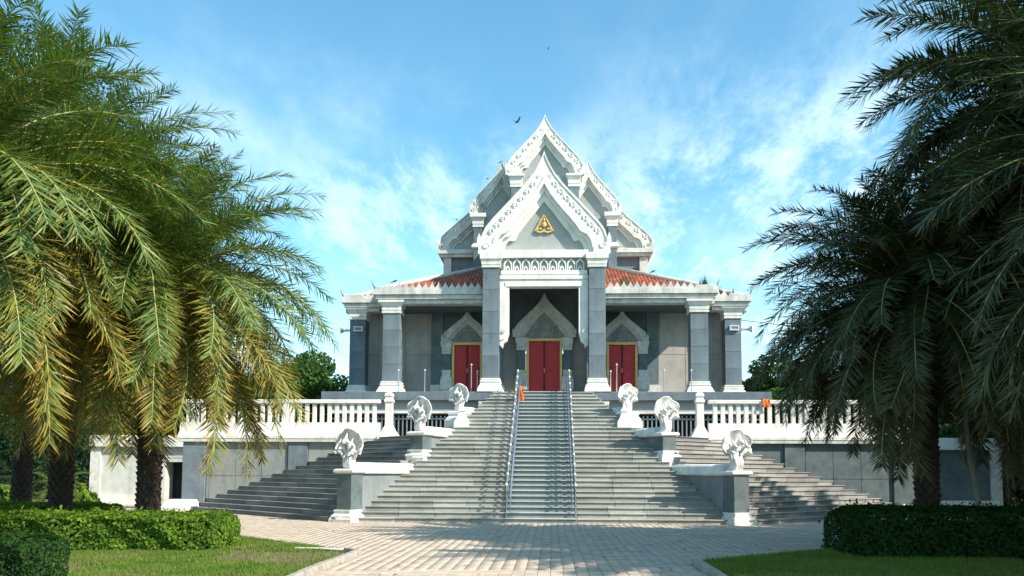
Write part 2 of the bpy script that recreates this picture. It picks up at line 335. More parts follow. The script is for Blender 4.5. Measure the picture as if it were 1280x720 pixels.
for i in range(NS):
    y = i*TR; w = win(Y0+y)+.1
    core = MB().box(-w, y+.05, -.02 if i == 0 else i*RS-.12, w, NS*TR+.6 if i > NS-3 else y+TR*2.2, (i+1)*RS-.03).build('step', stepm, st)
    for sgn in (-1, 1):
        x = 1.16; L = w-x; nsl = max(1, round(L/1.22)); off = random.uniform(-.2, .2) if nsl > 1 else 0
        e = [x+L*q/nsl+(off if 0 < q < nsl else 0) for q in range(nsl+1)]
        for q in range(nsl):
            inst('stone_slab', sl_pale, core, (sgn*(e[q]+e[q+1])/2, y+random.gauss(0, .004), i*RS+random.gauss(0, .0015)), (0, 0, random.gauss(0, .002)), (e[q+1]-e[q]-.013, 1, 1))
    for q in (-1, 1):
        inst('strip_slab', sl_strip, core, (q*.578, y-.05, i*RS+.006), (0, 0, 0), (1.152, 1.12, 1))
    inst('strip_nosing', nos_me, core, (0, y-.112, (i+1)*RS-.018))
def side_flight(sgn, label):
    t = empty('side_staircase', (0, 0, 0), 0, label, 'staircase')
    def ln(i): return (-14.9+.465*i, 34.5)
    du = Vector((8.25, -7.75)).normalized()
    def bpt(i):                                   # hit the outer side of the parapet line
        ax, ay = ln(i)                            # (ax+du.x s) = -(6.5-.417(ay+du.y s - Y0))
        s = (-(6.74-.417*(ay-Y0))-ax)/(du.x-.417*du.y)
        return ax+du.x*s, ay+du.y*s
    nrm = Vector((du.y, -du.x))                   # outward down the flight (toward -x,-y)
    if nrm.y > 0: nrm = -nrm
    
    for i in range(18):
        A = Vector(ln(i)); B = Vector(bpt(i)); A2 = A-nrm*.06+du*.06; B2 = B-nrm*.06+du*.30
        poly = [(A2.x, 34.48), (A2.x+.02, A2.y), (B2.x, B2.y), (B2.x+.3, 34.48)]
        core = MB().prism([(sgn*-1*p[0], p[1]) for p in poly], max(-.02, i*RS-.3), (i+1)*RS-.03).build('step', stepd, t)
        L = (B-A).length+.42; nsl = max(1, round(L/1.25)); st0 = -.12
        for q in range(nsl):
            c = A+du*(st0+L*(q+.5)/nsl)
            x, y = c.x, c.y; ang = math.atan2(du.y, du.x)
            if sgn > 0: x = -x; ang = -ang
            inst('stone_slab', sl_dark, core, (x, y, i*RS+random.gauss(0, .002)), (0, 0, ang), (L/nsl-.008, 1.0, 1))
    return t
side_flight(-1, 'dark granite side staircase fanning out left of the main stairs')
side_flight(1, 'granite side staircase fanning out right of the main stairs')

# ------------------------------------------------------------ parapets and serpent statues
ANG = math.atan(.417)
def foot_prof(h, s): return [(s*1.62, -.19), (s*1.62, 0), (s*1.62, h*.28), (s*1.5, h*.34), (s*1.42, h*.55), (s*1.2, h*.68), (s*1.16, h*.8), (s*1.22, h*.86), (s*1.22, h)]
def parapet(sgn, yf, zb, zt, yend, label, cx=0):
    xc = sgn*(win(yf)+.33+cx); t = empty('stair_parapet', (xc, yf, 0), sgn*ANG, label, 'parapet')
    L = (yend-yf)/math.cos(ANG); cap = .36
    MB().box(-.28, 0, zb, .28, .62, zt-cap).build('pedestal', granite_d, t, bevel=.008)
    MB().box(-.25, .622, zb-.3, .25, L, zt-cap-.003).build('side_wall', granite_l, t, bevel=.006)
    # body of the serpent used as coping
    n = 9; pr = [(.34, 0), (.37, .05), (.36, .10), (.33, .12), (.31, .28), (.24, .35), (0, .37), (-.24, .35), (-.31, .28), (-.33, .12), (-.36, .10), (-.37, .05), (-.34, 0)]
    m = MB(); ys = [.60, .64, L-.25, L-.02]; ks = [.94, 1, 1, .86]; vs = []
    for yy, k in zip(ys, ks): vs += [(x*k, yy, zt-cap+.002+z*k) for x, z in pr]
    N = len(pr); fs = [tuple(range(N)), tuple(range(3*N, 4*N))[::-1]]
    for a_ in range(3): fs += [(a_*N+i, a_*N+N+i, a_*N+N+(i+1) % N, a_*N+(i+1) % N) for i in range(N)]
    m.add(vs, fs).build('coping', plaster, t, bevel=0, smooth=True, angle=35)
    MB().sq([(.30, 0), (.38, .04), (.38, .11), (.33, .15)], 0, .3).build('pedestal_cap', plaster, t, bevel=.01, loc=(0, 0, zt-cap))
    MB().sq(foot_prof(.40, .27), 0, .33).build('foot', plaster, t, bevel=.01, loc=(0, -.10, zb))
    return t, xc
def naga_mesh():
    parts = {}
    # hood: scalloped concave fan, local facing -Y
    nu, nr = 49, 9; vs = []; fs = []
    def out(t):                                   # t: 0..1 around the fan from lower right over the top to lower left
        th = R(-46)+(R(226)-R(-46))*t
        lob = abs(math.sin(t*math.pi*5)); 
        r = (.50+.13*max(0, math.sin(th))**1.2+.16*min(0, math.sin(th)))*(.89+.11*lob**.7)
        return Vector((r*math.cos(th)*.98, r*math.sin(th)))
    def pt(t, q, off):
        o = out(t)*q; d = -.17*q**2.0+.06 + .045*math.cos(t*math.pi*10)*q
        return (o.x, d-off, .88+o.y*.98)
    for side, off in ((0, 0.), (1, -.055)):
        for a_ in range(nu):
            for b_ in range(nr): vs.append(pt(a_/(nu-1), .06+.94*b_/(nr-1), off*(1 if b_ < nr-1 else .8)))
    def id_(s, a_, b_): return s*nu*nr+a_*nr+b_
    for a_ in range(nu-1):
        for b_ in range(nr-1):
            fs.append((id_(0, a_, b_), id_(0, a_, b_+1), id_(0, a_+1, b_+1), id_(0, a_+1, b_)))
            fs.append((id_(1, a_, b_), id_(1, a_+1, b_), id_(1, a_+1, b_+1), id_(1, a_, b_+1)))
        fs.append((id_(0, a_, nr-1), id_(1, a_, nr-1), id_(1, a_+1, nr-1), id_(0, a_+1, nr-1)))
    for a_ in (0, nu-1):
        for b_ in range(nr-1): fs.append((id_(0, a_, b_), id_(1, a_, b_), id_(1, a_, b_+1), id_(0, a_, b_+1)))
    m = MB().add(vs, fs)
    rim = [Vector(pt(a_/(nu-1), 1., -.025)) for a_ in range(nu)]
    m.tube(rim, .028, 6)
    parts['hood'] = m
    # neck: broad ribbed column that rises from the coping and splits
    nk = MB()
    nk.tube([(0, .20, 0), (0, .10, .12), (0, -.02, .28), (0, -.01, .46), (0, .05, .66), (0, .08, .84)], [.20, .19, .17, .17, .19, .12], 12)
    for x in (-.10, -.035, .035, .10):
        nk.tube([(x*1.1, .04, .03), (x, -.09, .14), (x*.9, -.185, .28), (x, -.17, .46), (x*1.25, -.10, .64)], [.05, .055, .05, .05, .03], 6)
    parts['neck'] = nk
    heads = []
    for (x, z, s) in ((0, 1.06, 1.05), (.21, .93, .84), (-.21, .93, .84), (.29, .72, .72), (-.29, .72, .72)):
        h = MB(); yb = -.0
        h.tube([(x*.25, -.06, .52), (x*.62, -.05, z-.22), (x*.92, -.10, z-.05), (x, -.20, z+.02)], [.075*s, .07*s, .065*s, .06*s], 8)
        h.ell((x, -.25, z+.02), (.078*s, .13*s, .075*s), None, 10, 6)                    # skull and muzzle
        h.ell((x, -.36, z-.02), (.050*s, .075*s, .038*s), None, 8, 5)
        h.ell((x, -.33, z-.075), (.040*s, .07*s, .02*s), None, 8, 4)                     # lower jaw, mouth open
        h.tube([(x, -.26, z+.05), (x, -.22, z+.15*s), (x, -.17, z+.27*s)], [.055*s, .035*s, .008], 6)   # crest
        for sx in (-1, 1): h.ell((x+sx*.055*s, -.30, z+.045), (.02, .022, .02), None, 6, 4)
        h.tube([(x*1.08, .02, z-.10), (x*1.3, .03, z+.05), (x*1.5, -.02, z+.16)], [.05*s, .035*s, .01], 6); heads.append(h)
    parts['heads'] = heads
    return parts
NG = naga_mesh(); hood_me = NG['hood'].mesh('hood', statue_m, smooth=True, angle=40); neck_me = NG['neck'].mesh('neck', statue_m, smooth=True, angle=60)
head_me = [h.mesh('head', statue_m, smooth=True, angle=60) for h in NG['heads']]
def naga(parent_t, sgn, zt, label, sc=1., extra=0, tilt=0):
    p = Vector(parent_t.location); d = Vector((-sgn*math.sin(ANG), math.cos(ANG), 0))*.30
    t = empty('naga_statue', (p.x+d.x, p.y+d.y, zt-.33), sgn*ANG+extra, label, 'serpent statue', 'many-headed serpent statues on the stair parapets')
    t.scale = (sc*1.10, sc*1.06, sc*.95); t.rotation_euler.x = tilt
    inst('neck', neck_me, t); h = inst('hood', hood_me, t)
    for me in head_me: inst('head', me, t)
    return t
PP = [(26.75, 0., 1.92, 30.4), (30.75, 2.04, 3.33, 33.1), (33.75, 3.6, 4.30, 35.0)]
names = ['lowest', 'middle', 'uppermost']
for k, (yf, zb, zt, ye) in enumerate(PP):
    for sgn, sd in ((-1, 'left'), (1, 'right')):
        tone = 'sunlit inner side' if sgn < 0 else 'shaded inner side'
        t, xc = parapet(sgn, yf, zb, zt, ye, '%s %s parapet of the main stairs with white coping and %s' % (names[k], sd, tone), .12 if k == 2 else 0)
        naga(t, sgn, zt, 'white many-headed serpent statue on the %s parapet %s of the main stairs' % (names[k], sd), (1.0, 1.0, .88)[k], sgn*(.0, .1, .15)[k])
for sgn, sd in ((-1, 'left'), (1, 'right')):
    t = empty('finial_post', (sgn*3.22, 33.3, 3.4), 0, 'small white stepped post with pointed finial %s of the main stairs' % sd, 'post')
    t.scale = (.82, .82, .98)
    MB().sq([(.36, 0), (.36, .20), (.33, .26), (.22, .42), (.18, .52), (.14, .62)]).build('post_base', plaster, t, bevel=.012)
    MB().sq([(.14, .62), (.18, .66), (.18, .72), (.12, .76), (.07, .86), (.05, .93), (.01, 1.04)]).build('finial', plaster, t, bevel=.004)

# ------------------------------------------------------------ stair railings
def railing(x, label, side):
    t = empty('stair_railing', (x, Y0, 0), 0, label, 'railing', 'twin metal railings of the centre stair strip')
    inner = -side*.10
    def pos(i): return i*TR+.1, (i+1)*RS
    y0, z0 = pos(0); y1, z1 = pos(28)
    MB().tube([(inner, y0+.15, z0+.62), (inner, y1, z1+.66)], .032, 8).build('lower_rail', blue_rail, t, smooth=True)
    MB().tube([(inner, y0+.15, z0+.30), (inner, y1, z1+.32)], .022, 8).build('lower_rail', blue_rail, t, smooth=True)
    MB().tube([(0, y0, z0+1.02), (0, y1, z1+1.02), (0, NS*TR+.1, NS*RS+1.02)], .026, 8).build('handrail', grey_rail, t, smooth=True)
    post = MB().tube([(0, 0, 0), (0, 0, 1.02)], .022, 6).mesh('post', grey_rail, smooth=True, angle=50)
    bal = MB().tube([(inner, 0, 0), (inner, 0, .62)], .014, 5).mesh('baluster', blue_rail)
    knob = MB().ell((0, 0, 1.06), (.048, .048, .055), None, 8, 6).mesh('knob', knob_m, smooth=True)
    ring = MB().tube([(0, .13*math.cos(a_*math.pi/6), .82+.13*math.sin(a_*math.pi/6)) for a_ in range(13)], .012, 5).mesh('scroll', blue_rail)
    for i in range(0, 30, 2):
        y, z = pos(i); p = inst('post', post, t, (0, y, z)); inst('knob', knob, p)
    for i in range(1, 29, 1):
        y, z = pos(i); b_ = inst('baluster', bal, t, (0, y+.05, z)); 
        inst('scroll', ring, t, (0, y, z), (0, 0, 0))
    return t
railing(-1.10, 'blue grey metal railing left of the centre stair strip, orange cloth tied on it', -1)
railing(1.10, 'blue grey metal railing right of the centre stair strip with white knobs', 1)
def cloth(name, loc, pts, w, label):
    m = MB(); n_ = len(pts); vs = []; K = 6
    for off in (0, .02):
        for (y, z) in pts:
            for k in range(K+1): u = k/K; vs.append((w*(u-.5)*(1+.25*math.sin(z*9)), y+.025*math.sin(u*13+z*7)+off, z))
    fs = []
    for o_ in (0, 1):
        for a_ in range(n_-1):
            for k in range(K): i = o_*n_*(K+1)+a_*(K+1)+k; q = (i, i+1, i+K+2, i+K+1); fs.append(q if o_ else q[::-1])
    m.add(vs, fs); return tag(m.build(name, orange_cloth, loc=loc, smooth=True), label, 'cloth')
cloth('orange_cloth', (-.95, Y0+26.2*TR, 27*RS), [(-.02, -.02), (-.08, .15), (-.10, .35), (-.09, .52), (-.04, .62), (0, .66), (.03, .5), (.03, .25)], .24, 'orange cloth tied to the left stair railing near the top')

# ------------------------------------------------------------ terrace, wings, balustrades
TZ = 3.06
tr = empty('terrace', (0, 34.5, 0), 0, 'raised terrace round the hall with granite clad front walls', 'terrace')
def trb(name, m, x0, y0, z0, x1, y1, z1, **k): return MB().box(x0, y0-34.5, z0, x1, y1-34.5, z1).build(name, m, tr, **k)
for s_ in (-1, 1):
    a_, b_ = sorted((s_*4, s_*15.0))
    trb('front_wall', wall_side if s_ < 0 else granite_d, a_, 34.5, 0, b_, 60, TZ-.22)  # right wall in darker granite, shade painted as stone colour
    a_, b_ = sorted((s_*15.02, s_*21.5))
    if s_ < 0:
        trb('wing_wall', wingm, -21.5, 39.5, .45, -18.5, 60, TZ-.3); trb('wing_wall', wingm, -17.1, 39.5, .45, -15.02, 60, TZ-.3)
        trb('wing_wall', wingm, -18.5, 39.5, 2.25, -17.1, 60, TZ-.3); trb('wing_wall', wingm, -18.5, 40.4, 0, -17.1, 60, 2.25)
        trb('door_leaf', dark_m, -18.05, 40.3, 0, -17.2, 40.38, 2.05)
        trb('door_frame', plaster2, -18.3, 39.44, 0, -18.08, 40.3, 2.22); trb('door_frame', plaster2, -17.2, 39.44, 0, -17.02, 40.3, 2.22); trb('door_frame', plaster2, -18.08, 39.44, 2.05, -17.2, 40.3, 2.22)
        trb('corner_pilaster', plaster2, -21.75, 39.4, 0, -21.25, 40, TZ-.28)
        trb('wall_base', plaster, -21.3, 39.35, 0, -18.5, 39.6, .45); 
    else:
        trb('wing_wall', granite_d, 15.02, 39.5, .45, 20.6, 60, TZ-.3)  # wing shade is put into the wall colour
        trb('wall_base', plaster, 15.02, 39.35, 0, 20.7, 39.6, .45); trb('corner_pilaster', plaster2, 20.4, 39.4, 0, 20.9, 40, TZ-.28)
    trb('wing_coping', plaster, a_-.25, 39.25, TZ-.3, b_+.25, 60.1, TZ+.25, bevel=.02)
    for xx in (14.52, 10.15):
        trb('pilaster', granite if s_ < 0 else granite_d, s_*xx-.48 if xx > 12 else s_*xx-.4, 34.38, 0.0, s_*xx+.48 if xx > 12 else s_*xx+.4, 34.5, TZ-.22, bevel=.01)  # right pilasters darkened for shade like the wall behind
    MB().sq([(.85, 0), (.85, .12), (.78, .16), (.72, .30), (.6, .38), (.55, .45)], s_*14.9, .3).build('pilaster_base', plaster, tr, bevel=.01)
    a_, b_ = sorted((s_*6.5, s_*15.15))
    trb('cornice', plaster2, a_, 34.28, TZ-.22, b_, 36, TZ-.08, bevel=.01)
    # wall cladding panels, joints recessed
    for k in range(5):
        for r_ in range(2):
            x0 = 10.6+(k-1)*1.1 if k else 7.6; x1 = x0+1.08 if k else 9.72
            if k == 4: x1 = 14.0
            A_, B_ = sorted((s_*x0, s_*x1))
            trb('cladding_panel', wall_side if s_ < 0 else granite_d, A_, 34.47+random.uniform(0, .006), .02+r_*1.42, B_, 34.52, 1.42+r_*1.40)  # right panels take the shade-darkened colour, left ones the pale one
trb('terrace_floor', stepd, -15, 34.6, TZ-.1, 15, 37.2, TZ)
def balustrade(s_, label):
    t = empty('balustrade', (0, 34.6, TZ), 0, label, 'balustrade')
    X = lambda a_, b_: sorted((s_*a_, s_*b_))
    a_, b_ = X(6.75, 15.2)
    # sloped plinth
    pr = [(-.34, -.08), (-.34, .04), (-.28, .10), (-.20, .20), (-.15, .42), (-.13, .60), (.13, .60), (.15, -.08)]
    vs = [(a_, y, z) for y, z in pr]+[(b_, y, z) for y, z in pr]; N = len(pr)
    MB().add(vs, [tuple(range(N))[::-1], tuple(range(N, 2*N))]+[(i, (i+1) % N, N+(i+1) % N, N+i) for i in range(N)]).build('plinth', plaster, t, bevel=.008)
    MB().box(a_, -.14, 1.40, b_, .14, 1.56).build('top_rail', plaster, t, bevel=.02)
    bm_ = MB().box(-.085, -.055, .602, .085, .055, 1.398).mesh('baluster', plaster, bevel=.012)
    x = 7.02; k = 0
    while x < 15.0:
        if abs(x-10.75) > .22 and abs(x-14.6) > .22: inst('baluster', bm_, t, (s_*x, random.gauss(0, .003), 0), (0, 0, random.gauss(0, .01)))
        x += .315
    pm_ = MB().box(-.15, -.12, .602, .15, .12, 1.398).mesh('post', plaster, bevel=.012)
    for x in (10.75, 14.6): inst('post', pm_, t, (s_*x, 0, 0))
    e = MB().sq([(.42, -.1), (.42, .02), (.38, .08), (.26, .26), (.22, .34), (.22, .38), (.17, .42), (.15, .52), (.15, 1.42), (.19, 1.46), (.19, 1.54), (.15, 1.60), (.14, 1.66), (.17, 1.70), (.17, 1.80), (.10, 1.86), (.05, 1.93)])
    e.build('end_post', plaster, t, bevel=.01, loc=(s_*6.4, 0, 0))
    MB().box(-.35, -.25, -.34, .35, .25, -.08).build('end_post_base', plaster, t, bevel=.01, loc=(s_*6.55, 0, 0))
    return t
balustrade(-1, 'white slatted balustrade on the left terrace edge beside the palm fronds')
balustrade(1, 'white slatted balustrade on the right terrace edge with orange cloth on it')
cloth('orange_cloth', (9.05, 34.44, TZ+1.0), [(-.05, .26), (-.07, .36), (-.05, .46), (-.04, .58), (.12, .60), (.30, .60), (.34, .4)], .36, 'orange cloth draped over the white right balustrade')

# ------------------------------------------------------------ the hall
hall = empty('temple_hall', (0, 40, 0), 0, 'grey and white Thai temple hall with stacked pointed gables and red doors', 'temple')
HY = 40.0
def hb(name, m, x0, y0, z0, x1, y1, z1, parent=None, **k): return MB().box(x0, y0-HY, z0, x1, y1-HY, z1).build(name, m, parent or hall, **k)
FZ = 5.2
hb('platform_slab', granite, -9.95, 37.0, 4.81, -2.05, 58, FZ, bevel=.015); hb('platform_slab', granite, 2.05, 37.0, 4.81, 9.95, 58, FZ, bevel=.015)
hb('platform_slab', granite, -2.04, 37.06, 4.7, 2.04, 58, FZ-.105)
for s_ in (-1, 1):
    a_, b_ = sorted((s_*2.6, s_*9.6))
    hb('platform_wall', tymp, a_, 37.25, 4.33, b_, 38, 4.808); hb('platform_band', plaster, a_, 37.18, 4.25, b_, 38, 4.33)
    hb('undercroft_wall', dark_m, a_, 38.4, TZ, b_, 38.5, 4.25)
    g = MB().box(-.03, -.02, TZ, .03, .02, 4.15).mesh('grille_bar', metal_m)
    for k in range(34): inst('grille_bar', g, hall, (s_*(2.9+k*.19), 37.4-HY, 0))
    hb('grille_rail', metal_m, a_, 37.38, 3.98, b_, 37.42, 4.04)
hb('undercroft_block', granite_d, -9.5, 38.5, 0, 9.5, 58, 4.808)
# walls
WY = 41.0
hb('back_wall', taupe, -9.0, WY, FZ, -.95, WY+.3, 9.7); hb('back_wall', taupe, .95, WY, FZ, 9.0, WY+.3, 9.7); hb('back_wall', taupe, -.95, WY, 8.4, .95, WY+.3, 9.7)
hb('side_wall', taupe, -8.98, WY+.3, FZ, -8.7, 57, 9.7); hb('side_wall', taupe, 8.7, WY+.3, FZ, 8.98, 57, 9.7); hb('rear_wall', taupe, -8.7, 56.7, FZ, 8.7, 57, 9.7)
hb('hall_floor', granite_d, -2.04, 37.3, 5.0, 2.04, 41.0, 5.11)
for s_ in (-1, 1):
    for k, (x0, x1) in enumerate(((5.55, 6.86), (6.88, 8.2), (8.22, 8.98))):
        for r_, (z0, z1) in enumerate(((5.22, 7.4), (7.42, 9.6))):
            a_, b_ = sorted((s_*x0, s_*x1)); hb('wall_panel', taupe, a_, WY-.03-.004*((k+r_) % 2), z0, b_, WY, z1)
    a_, b_ = sorted((s_*4.98, s_*5.55))
    hb('wall_pilaster', granite_d, a_, WY-.22, 5.9, b_, WY, 9.5, bevel=.01)
    MB().box(a_-.04, WY-.28-HY, FZ, b_+.04, WY-HY, 5.9).build('pilaster_base', plaster2, hall, bevel=.01)
    hb('dark_wall_panel', granite_d, min(s_*2.2, s_*4.97), WY-.05, 8.6, max(s_*2.2, s_*4.97), WY, 9.6)
hb('dark_wall_panel', granite_d, -2.2, WY-.05, 8.5, 2.2, WY, 12.2)
def column(x, y, s, z0, z1, name='column', base_low=0):
    c = MB().box(-s+.02, -s+.02, 0, s-.02, s-.02, z1-z0-1.2).build(name, granite, hall, loc=(x, y-HY, z0+.62))
    blk = MB().box(-s, -s, .004, s, s, (z1-z0-1.2)/4-.004).mesh('shaft_block', granite, bevel=.008)
    for q in range(4): inst('shaft_block', blk, c, (random.gauss(0, .002), random.gauss(0, .002), q*(z1-z0-1.2)/4))
    b_ = [(s*1.68, -base_low), (s*1.68, .06), (s*1.60, .10), (s*1.50, .18), (s*1.28, .36), (s*1.14, .40), (s*1.12, .44), (s*1.22, .445), (s*1.22, .51), (s*1.08, .515), (s*1.08, .55), (s*1.15, .555), (s*1.15, .62)]
    MB().sq([(h, z-.62) for h, z in b_]).build('column_base', plaster, c, bevel=.006)
    H = z1-z0-1.2; k_ = [(s*1.12, 0), (s*1.14, .10), (s*1.02, .105), (s*1.02, .14), (s*1.12, .145), (s*1.14, .27), (s*1.04, .275), (s*1.06, .30), (s*1.16, .34), (s*1.38, .62-.14), (s*1.50, .62-.13), (s*1.50, .60)]
    MB().sq([(h, z+H-.02) for h, z in k_]).build('capital', plaster, c, bevel=.006)
    return c
for x in (-7.12, 7.12): column(x, 38.9, .40, FZ, 9.62)
for x in (-9.08, 9.0): column(x, 40.5, .385, FZ, 9.62)
# portico columns
for x in (-2.38, 2.38):
    c = MB().box(-.35, -.35, 5.81, .35, .35, 10.85).build('portico_column', granite, hall, loc=(x, 37.55-HY, 0))
    blk = MB().box(-.37, -.37, .004, .37, .37, 5.04/5-.004).mesh('shaft_block', granite, bevel=.008)
    for q in range(5): inst('shaft_block', blk, c, (random.gauss(0, .002), random.gauss(0, .002), 5.81+q*5.04/5))
    MB().sq([(.44, 4.55), (.50, 4.62), (.52, 4.80)]).build('column_plinth', plaster, c, bevel=.01)
    MB().sq([(.58, 5.205), (.58, 5.22), (.56, 5.34), (.47, 5.52), (.44, 5.60), (.42, 5.64), (.46, 5.645), (.46, 5.72), (.41, 5.725), (.41, 5.75), (.43, 5.755), (.43, 5.82)]).build('column_base', plaster, c, bevel=.006)
    MB().sq([(.42, 10.83), (.43, 10.92), (.39, 10.925), (.39, 10.96), (.43, 10.965), (.44, 11.08), (.41, 11.09), (.47, 11.20), (.50, 11.21), (.50, 11.48)]).build('capital', plaster, c, bevel=.006)
    column(x, 40.3, .36, FZ, 10.9, 'inner_column')
PY = 37.35
# portico frieze of pointed arches
fr = hb('frieze', tymp, -1.95, PY+.12, 10.62, 1.95, PY+.6, 11.40)
hb('frieze_band', plaster, -1.96, PY-.02, 10.53, 1.96, PY+.58, 10.73, bevel=.01); hb('frieze_band', plaster, -1.96, PY-.06, 11.30, 1.96, PY+.58, 11.47, bevel=.01)
def arch_pts(w, z0, z1, zs): return [(-w, z0), (-w, zs), (-w*.75, zs+(z1-zs)*.45), (0, z1), (w*.75, zs+(z1-zs)*.45), (w, zs), (w, z0)]
am = MB().strip(arch_pts(.19, 0, .56, .30), arch_pts(.135, 0, .47, .27), 0, .1); am.strip(arch_pts(.10, 0, .24, .08), arch_pts(.045, 0, .15, .06), .02, .1)
ame = am.mesh('arch_ornament', plaster)
for k in range(9): inst('arch_ornament', ame, hall, (-1.63+k*.4075, PY-HY+.03, 10.732))
# lintel and hanging bracket jambs
hb('lintel', plaster, -2.0, PY+.05, 10.0, 2.0, PY+.5, 10.52); hb('lintel_moulding', plaster, -2.0, PY-.01, 10.33, 2.0, PY+.048, 10.52, bevel=.01)
hb('lintel_moulding', plaster, -1.75, PY+.01, 10.0, 1.75, PY+.047, 10.22, bevel=.01)
for s_ in (-1, 1):
    pr = [(1.99, 9.995), (1.99, 7.35), (1.86, 7.22), (1.80, 7.42), (1.66, 7.52), (1.62, 7.7), (1.57, 7.85), (1.57, 9.995)]
    MB().xprism([(s_*x, z) for x, z in pr], PY+.05-HY, PY+.4-HY).build('bracket', plaster, hall)
    pr = [(1.99, 9.99), (1.99, 7.55), (1.78, 7.62), (1.72, 7.95), (1.72, 9.99)]
    MB().xprism([(s_*x, z) for x, z in pr], PY-.0-HY, PY+.048-HY).build('bracket_moulding', plaster, hall)
    m = MB(); cpt = (s_*1.80, PY-.03-HY, 7.95)
    m.tube([(cpt[0]+.09*math.cos(a_*.7)*(1-a_/14), cpt[1], cpt[2]+.09*math.sin(a_*.7)*(1-a_/14)) for a_ in range(12)], .03, 5); m.build('bracket_scroll', plaster, hall)
hb('portico_ceiling', granite_d, -2.0, PY+.5, 10.9, 2.0, WY, 11.1)
for s_ in (-1, 1):
    hb('portico_side_beam', plaster2, min(s_*2.0, s_*2.7), 37.95, 10.4, max(s_*2.0, s_*2.7), WY+1.5, 11.45)

# gables -------------------------------------------------------------
OUT = [(0, 0), (.028, .05), (.075, .115), (.15, .20), (.26, .29), (.385, .375), (.51, .455), (.67, .56), (.83, .665), (.93, .74), (.985, .81), (1.0, .88), (1.0, 1)]
INN = [(0, .47), (.22, .64), (.43, .80), (.455, .84), (.46, .855), (.50, .86), (.55, .85), (.60, .875), (.64, .93), (.665, 1.0)]
def resample(pts, n):
    p = [Vector(q) for q in pts]; d = [0]
    for i in range(1, len(p)): d.append(d[-1]+(p[i]-p[i-1]).length)
    o = []
    for k in range(n):
        t = d[-1]*k/(n-1); i = 1
        while i < len(d)-1 and d[i] < t: i += 1
        f = (t-d[i-1])/(d[i]-d[i-1]+1e-9); o.append(p[i-1].lerp(p[i], min(1, max(0, f))))
    return o
lq = MB()
lq.tube([(.9-.25*a_*.18+(.55-.04*a_)*math.cos(a_*.62+2.2)*.8-.3, -.10, .10+(.55-.04*a_)*math.sin(a_*.62+2.2)*.8) for a_ in range(11)], [.17-.009*a_ for a_ in range(11)], 5)
lq.ell((-.55, -.05, -.25), (.55, .22, .20), Matrix.Rotation(.5, 3, 'Y'), 8, 5); lq.ell((-.25, -.05, .38), (.34, .2, .14), Matrix.Rotation(-.6, 3, 'Y'), 6, 4)
leaf_me = lq.mesh('scroll_leaf', plaster, smooth=True)
def gable(x, y, z, W_, H, depth, m=plaster, tm=tymp, thick=.4, back=None, roof_len=0, sides=(-1, 1), inn=INN, horns=True, name='gable', orn=True):
    n = 28; O = resample(OUT, n); I = resample(inn, n)
    def cv(t, s_): return [(s_*(O[k].x*(1-t)+I[k].x*t)*W_, (1-(O[k].y*(1-t)+I[k].y*t))*H) for k in range(n)]
    g = MB()
    for s_ in (-1, 1):
        g.strip(cv(0, s_), cv(.50, s_), -thick, 0)
    go = g.build(name, m, hall, loc=(x, y-HY, z))
    for (a_, b_, d0, nm) in ((.50, .66, thick*1.12, 'outer_moulding'), (.66, .80, thick*.72, 'middle_moulding'), (.80, 1.0, thick*.42, 'inner_moulding')):
        q = MB()
        for s_ in (-1, 1): q.strip(cv(a_, s_), cv(b_, s_), -d0, 0)
        q.build(nm, m, go)
    q = MB()
    for s_ in (-1, 1): q.strip(cv(-.02, s_), cv(.05, s_), -thick-.04, -.02)
    q.build('edge_moulding', m, go)
    # tympanum
    P_ = cv(.98, 1); pl = P_+[(p[0], p[1]) for p in cv(.98, -1)[::-1][:-1]]
    MB().xprism(pl, -.06, .0).build('tympanum', tm, go)
    # leaf scroll relief on the raking band
    if orn:
        C = cv(.25, 1); num = max(5, int(H*2.0)); 
        for s_ in (-1, 1):
            for k in range(num):
                f = .12+.70*k/(num-1); i = int(f*(n-1)); fr_ = f*(n-1)-i; ax, az = C[i]; bx, bz = C[min(n-1, i+1)]
                px, pz = (ax+(bx-ax)*fr_)*s_, az+(bz-az)*fr_; d = Vector(((bx-ax)*s_, 0, bz-az)).normalized()
                sc = .175*H**.3*(W_/H)**.5*(.62 if k == 0 else 1)
                an = math.atan2(d.z, d.x*s_)
                inst('scroll_leaf', leaf_me, go, (px, -thick+.005, pz), (0, -an*s_ if s_ > 0 else -an*s_, 0), (sc*s_, sc, sc))
    if horns:
        for s_ in sides:
            hn = [(.80, .0), (.80, .10), (.86, .17), (.90, .13), (.93, .06), (.97, .10), (1.0, .17), (1.005, .25), (1.04, .33), (1.07, .25), (1.075, .16), (1.05, .09), (1.06, .03), (1.05, 0)]
            k_ = H*.62
            MB().xprism([(s_*(a_-1)*k_*1.0+s_*W_*.99, b_*k_) for a_, b_ in hn], -thick-.09, -thick*.35).build('corner_leaf', m, go)
            q = MB(); c0 = (s_*(W_*.985), s_*0)
            q.tube([(s_*(W_-.09*H*.5)+.035*H*math.cos(a_*.65)*(1-a_/15), -thick-.1, H*.075+.035*H*math.sin(a_*.65)*(1-a_/15)) for a_ in range(12)], .012*H**.6+.008, 5); q.build('corner_scroll', m, go)
    if roof_len:
        q = MB()
        for s_ in (-1, 1): q.strip(cv(.0, s_), cv(.10, s_), 0, roof_len)
        q.build('gable_roof', shadegrey, go)
        MB().xprism([(-W_*.93, 0), (-W_*.93, .05*H), (0, H*.75), (W_*.93, .05*H), (W_*.93, 0)], .0+.01, roof_len-.05).build('gable_infill', tymp, go)
    return go
G1 = gable(0, PY+.35, 11.46, 2.84, 4.72, 0, thick=.42, roof_len=6)
hb('gable_beam', plaster, -2.0, PY-.04, 11.472, 2.0, PY+.4, 11.66, bevel=.01)
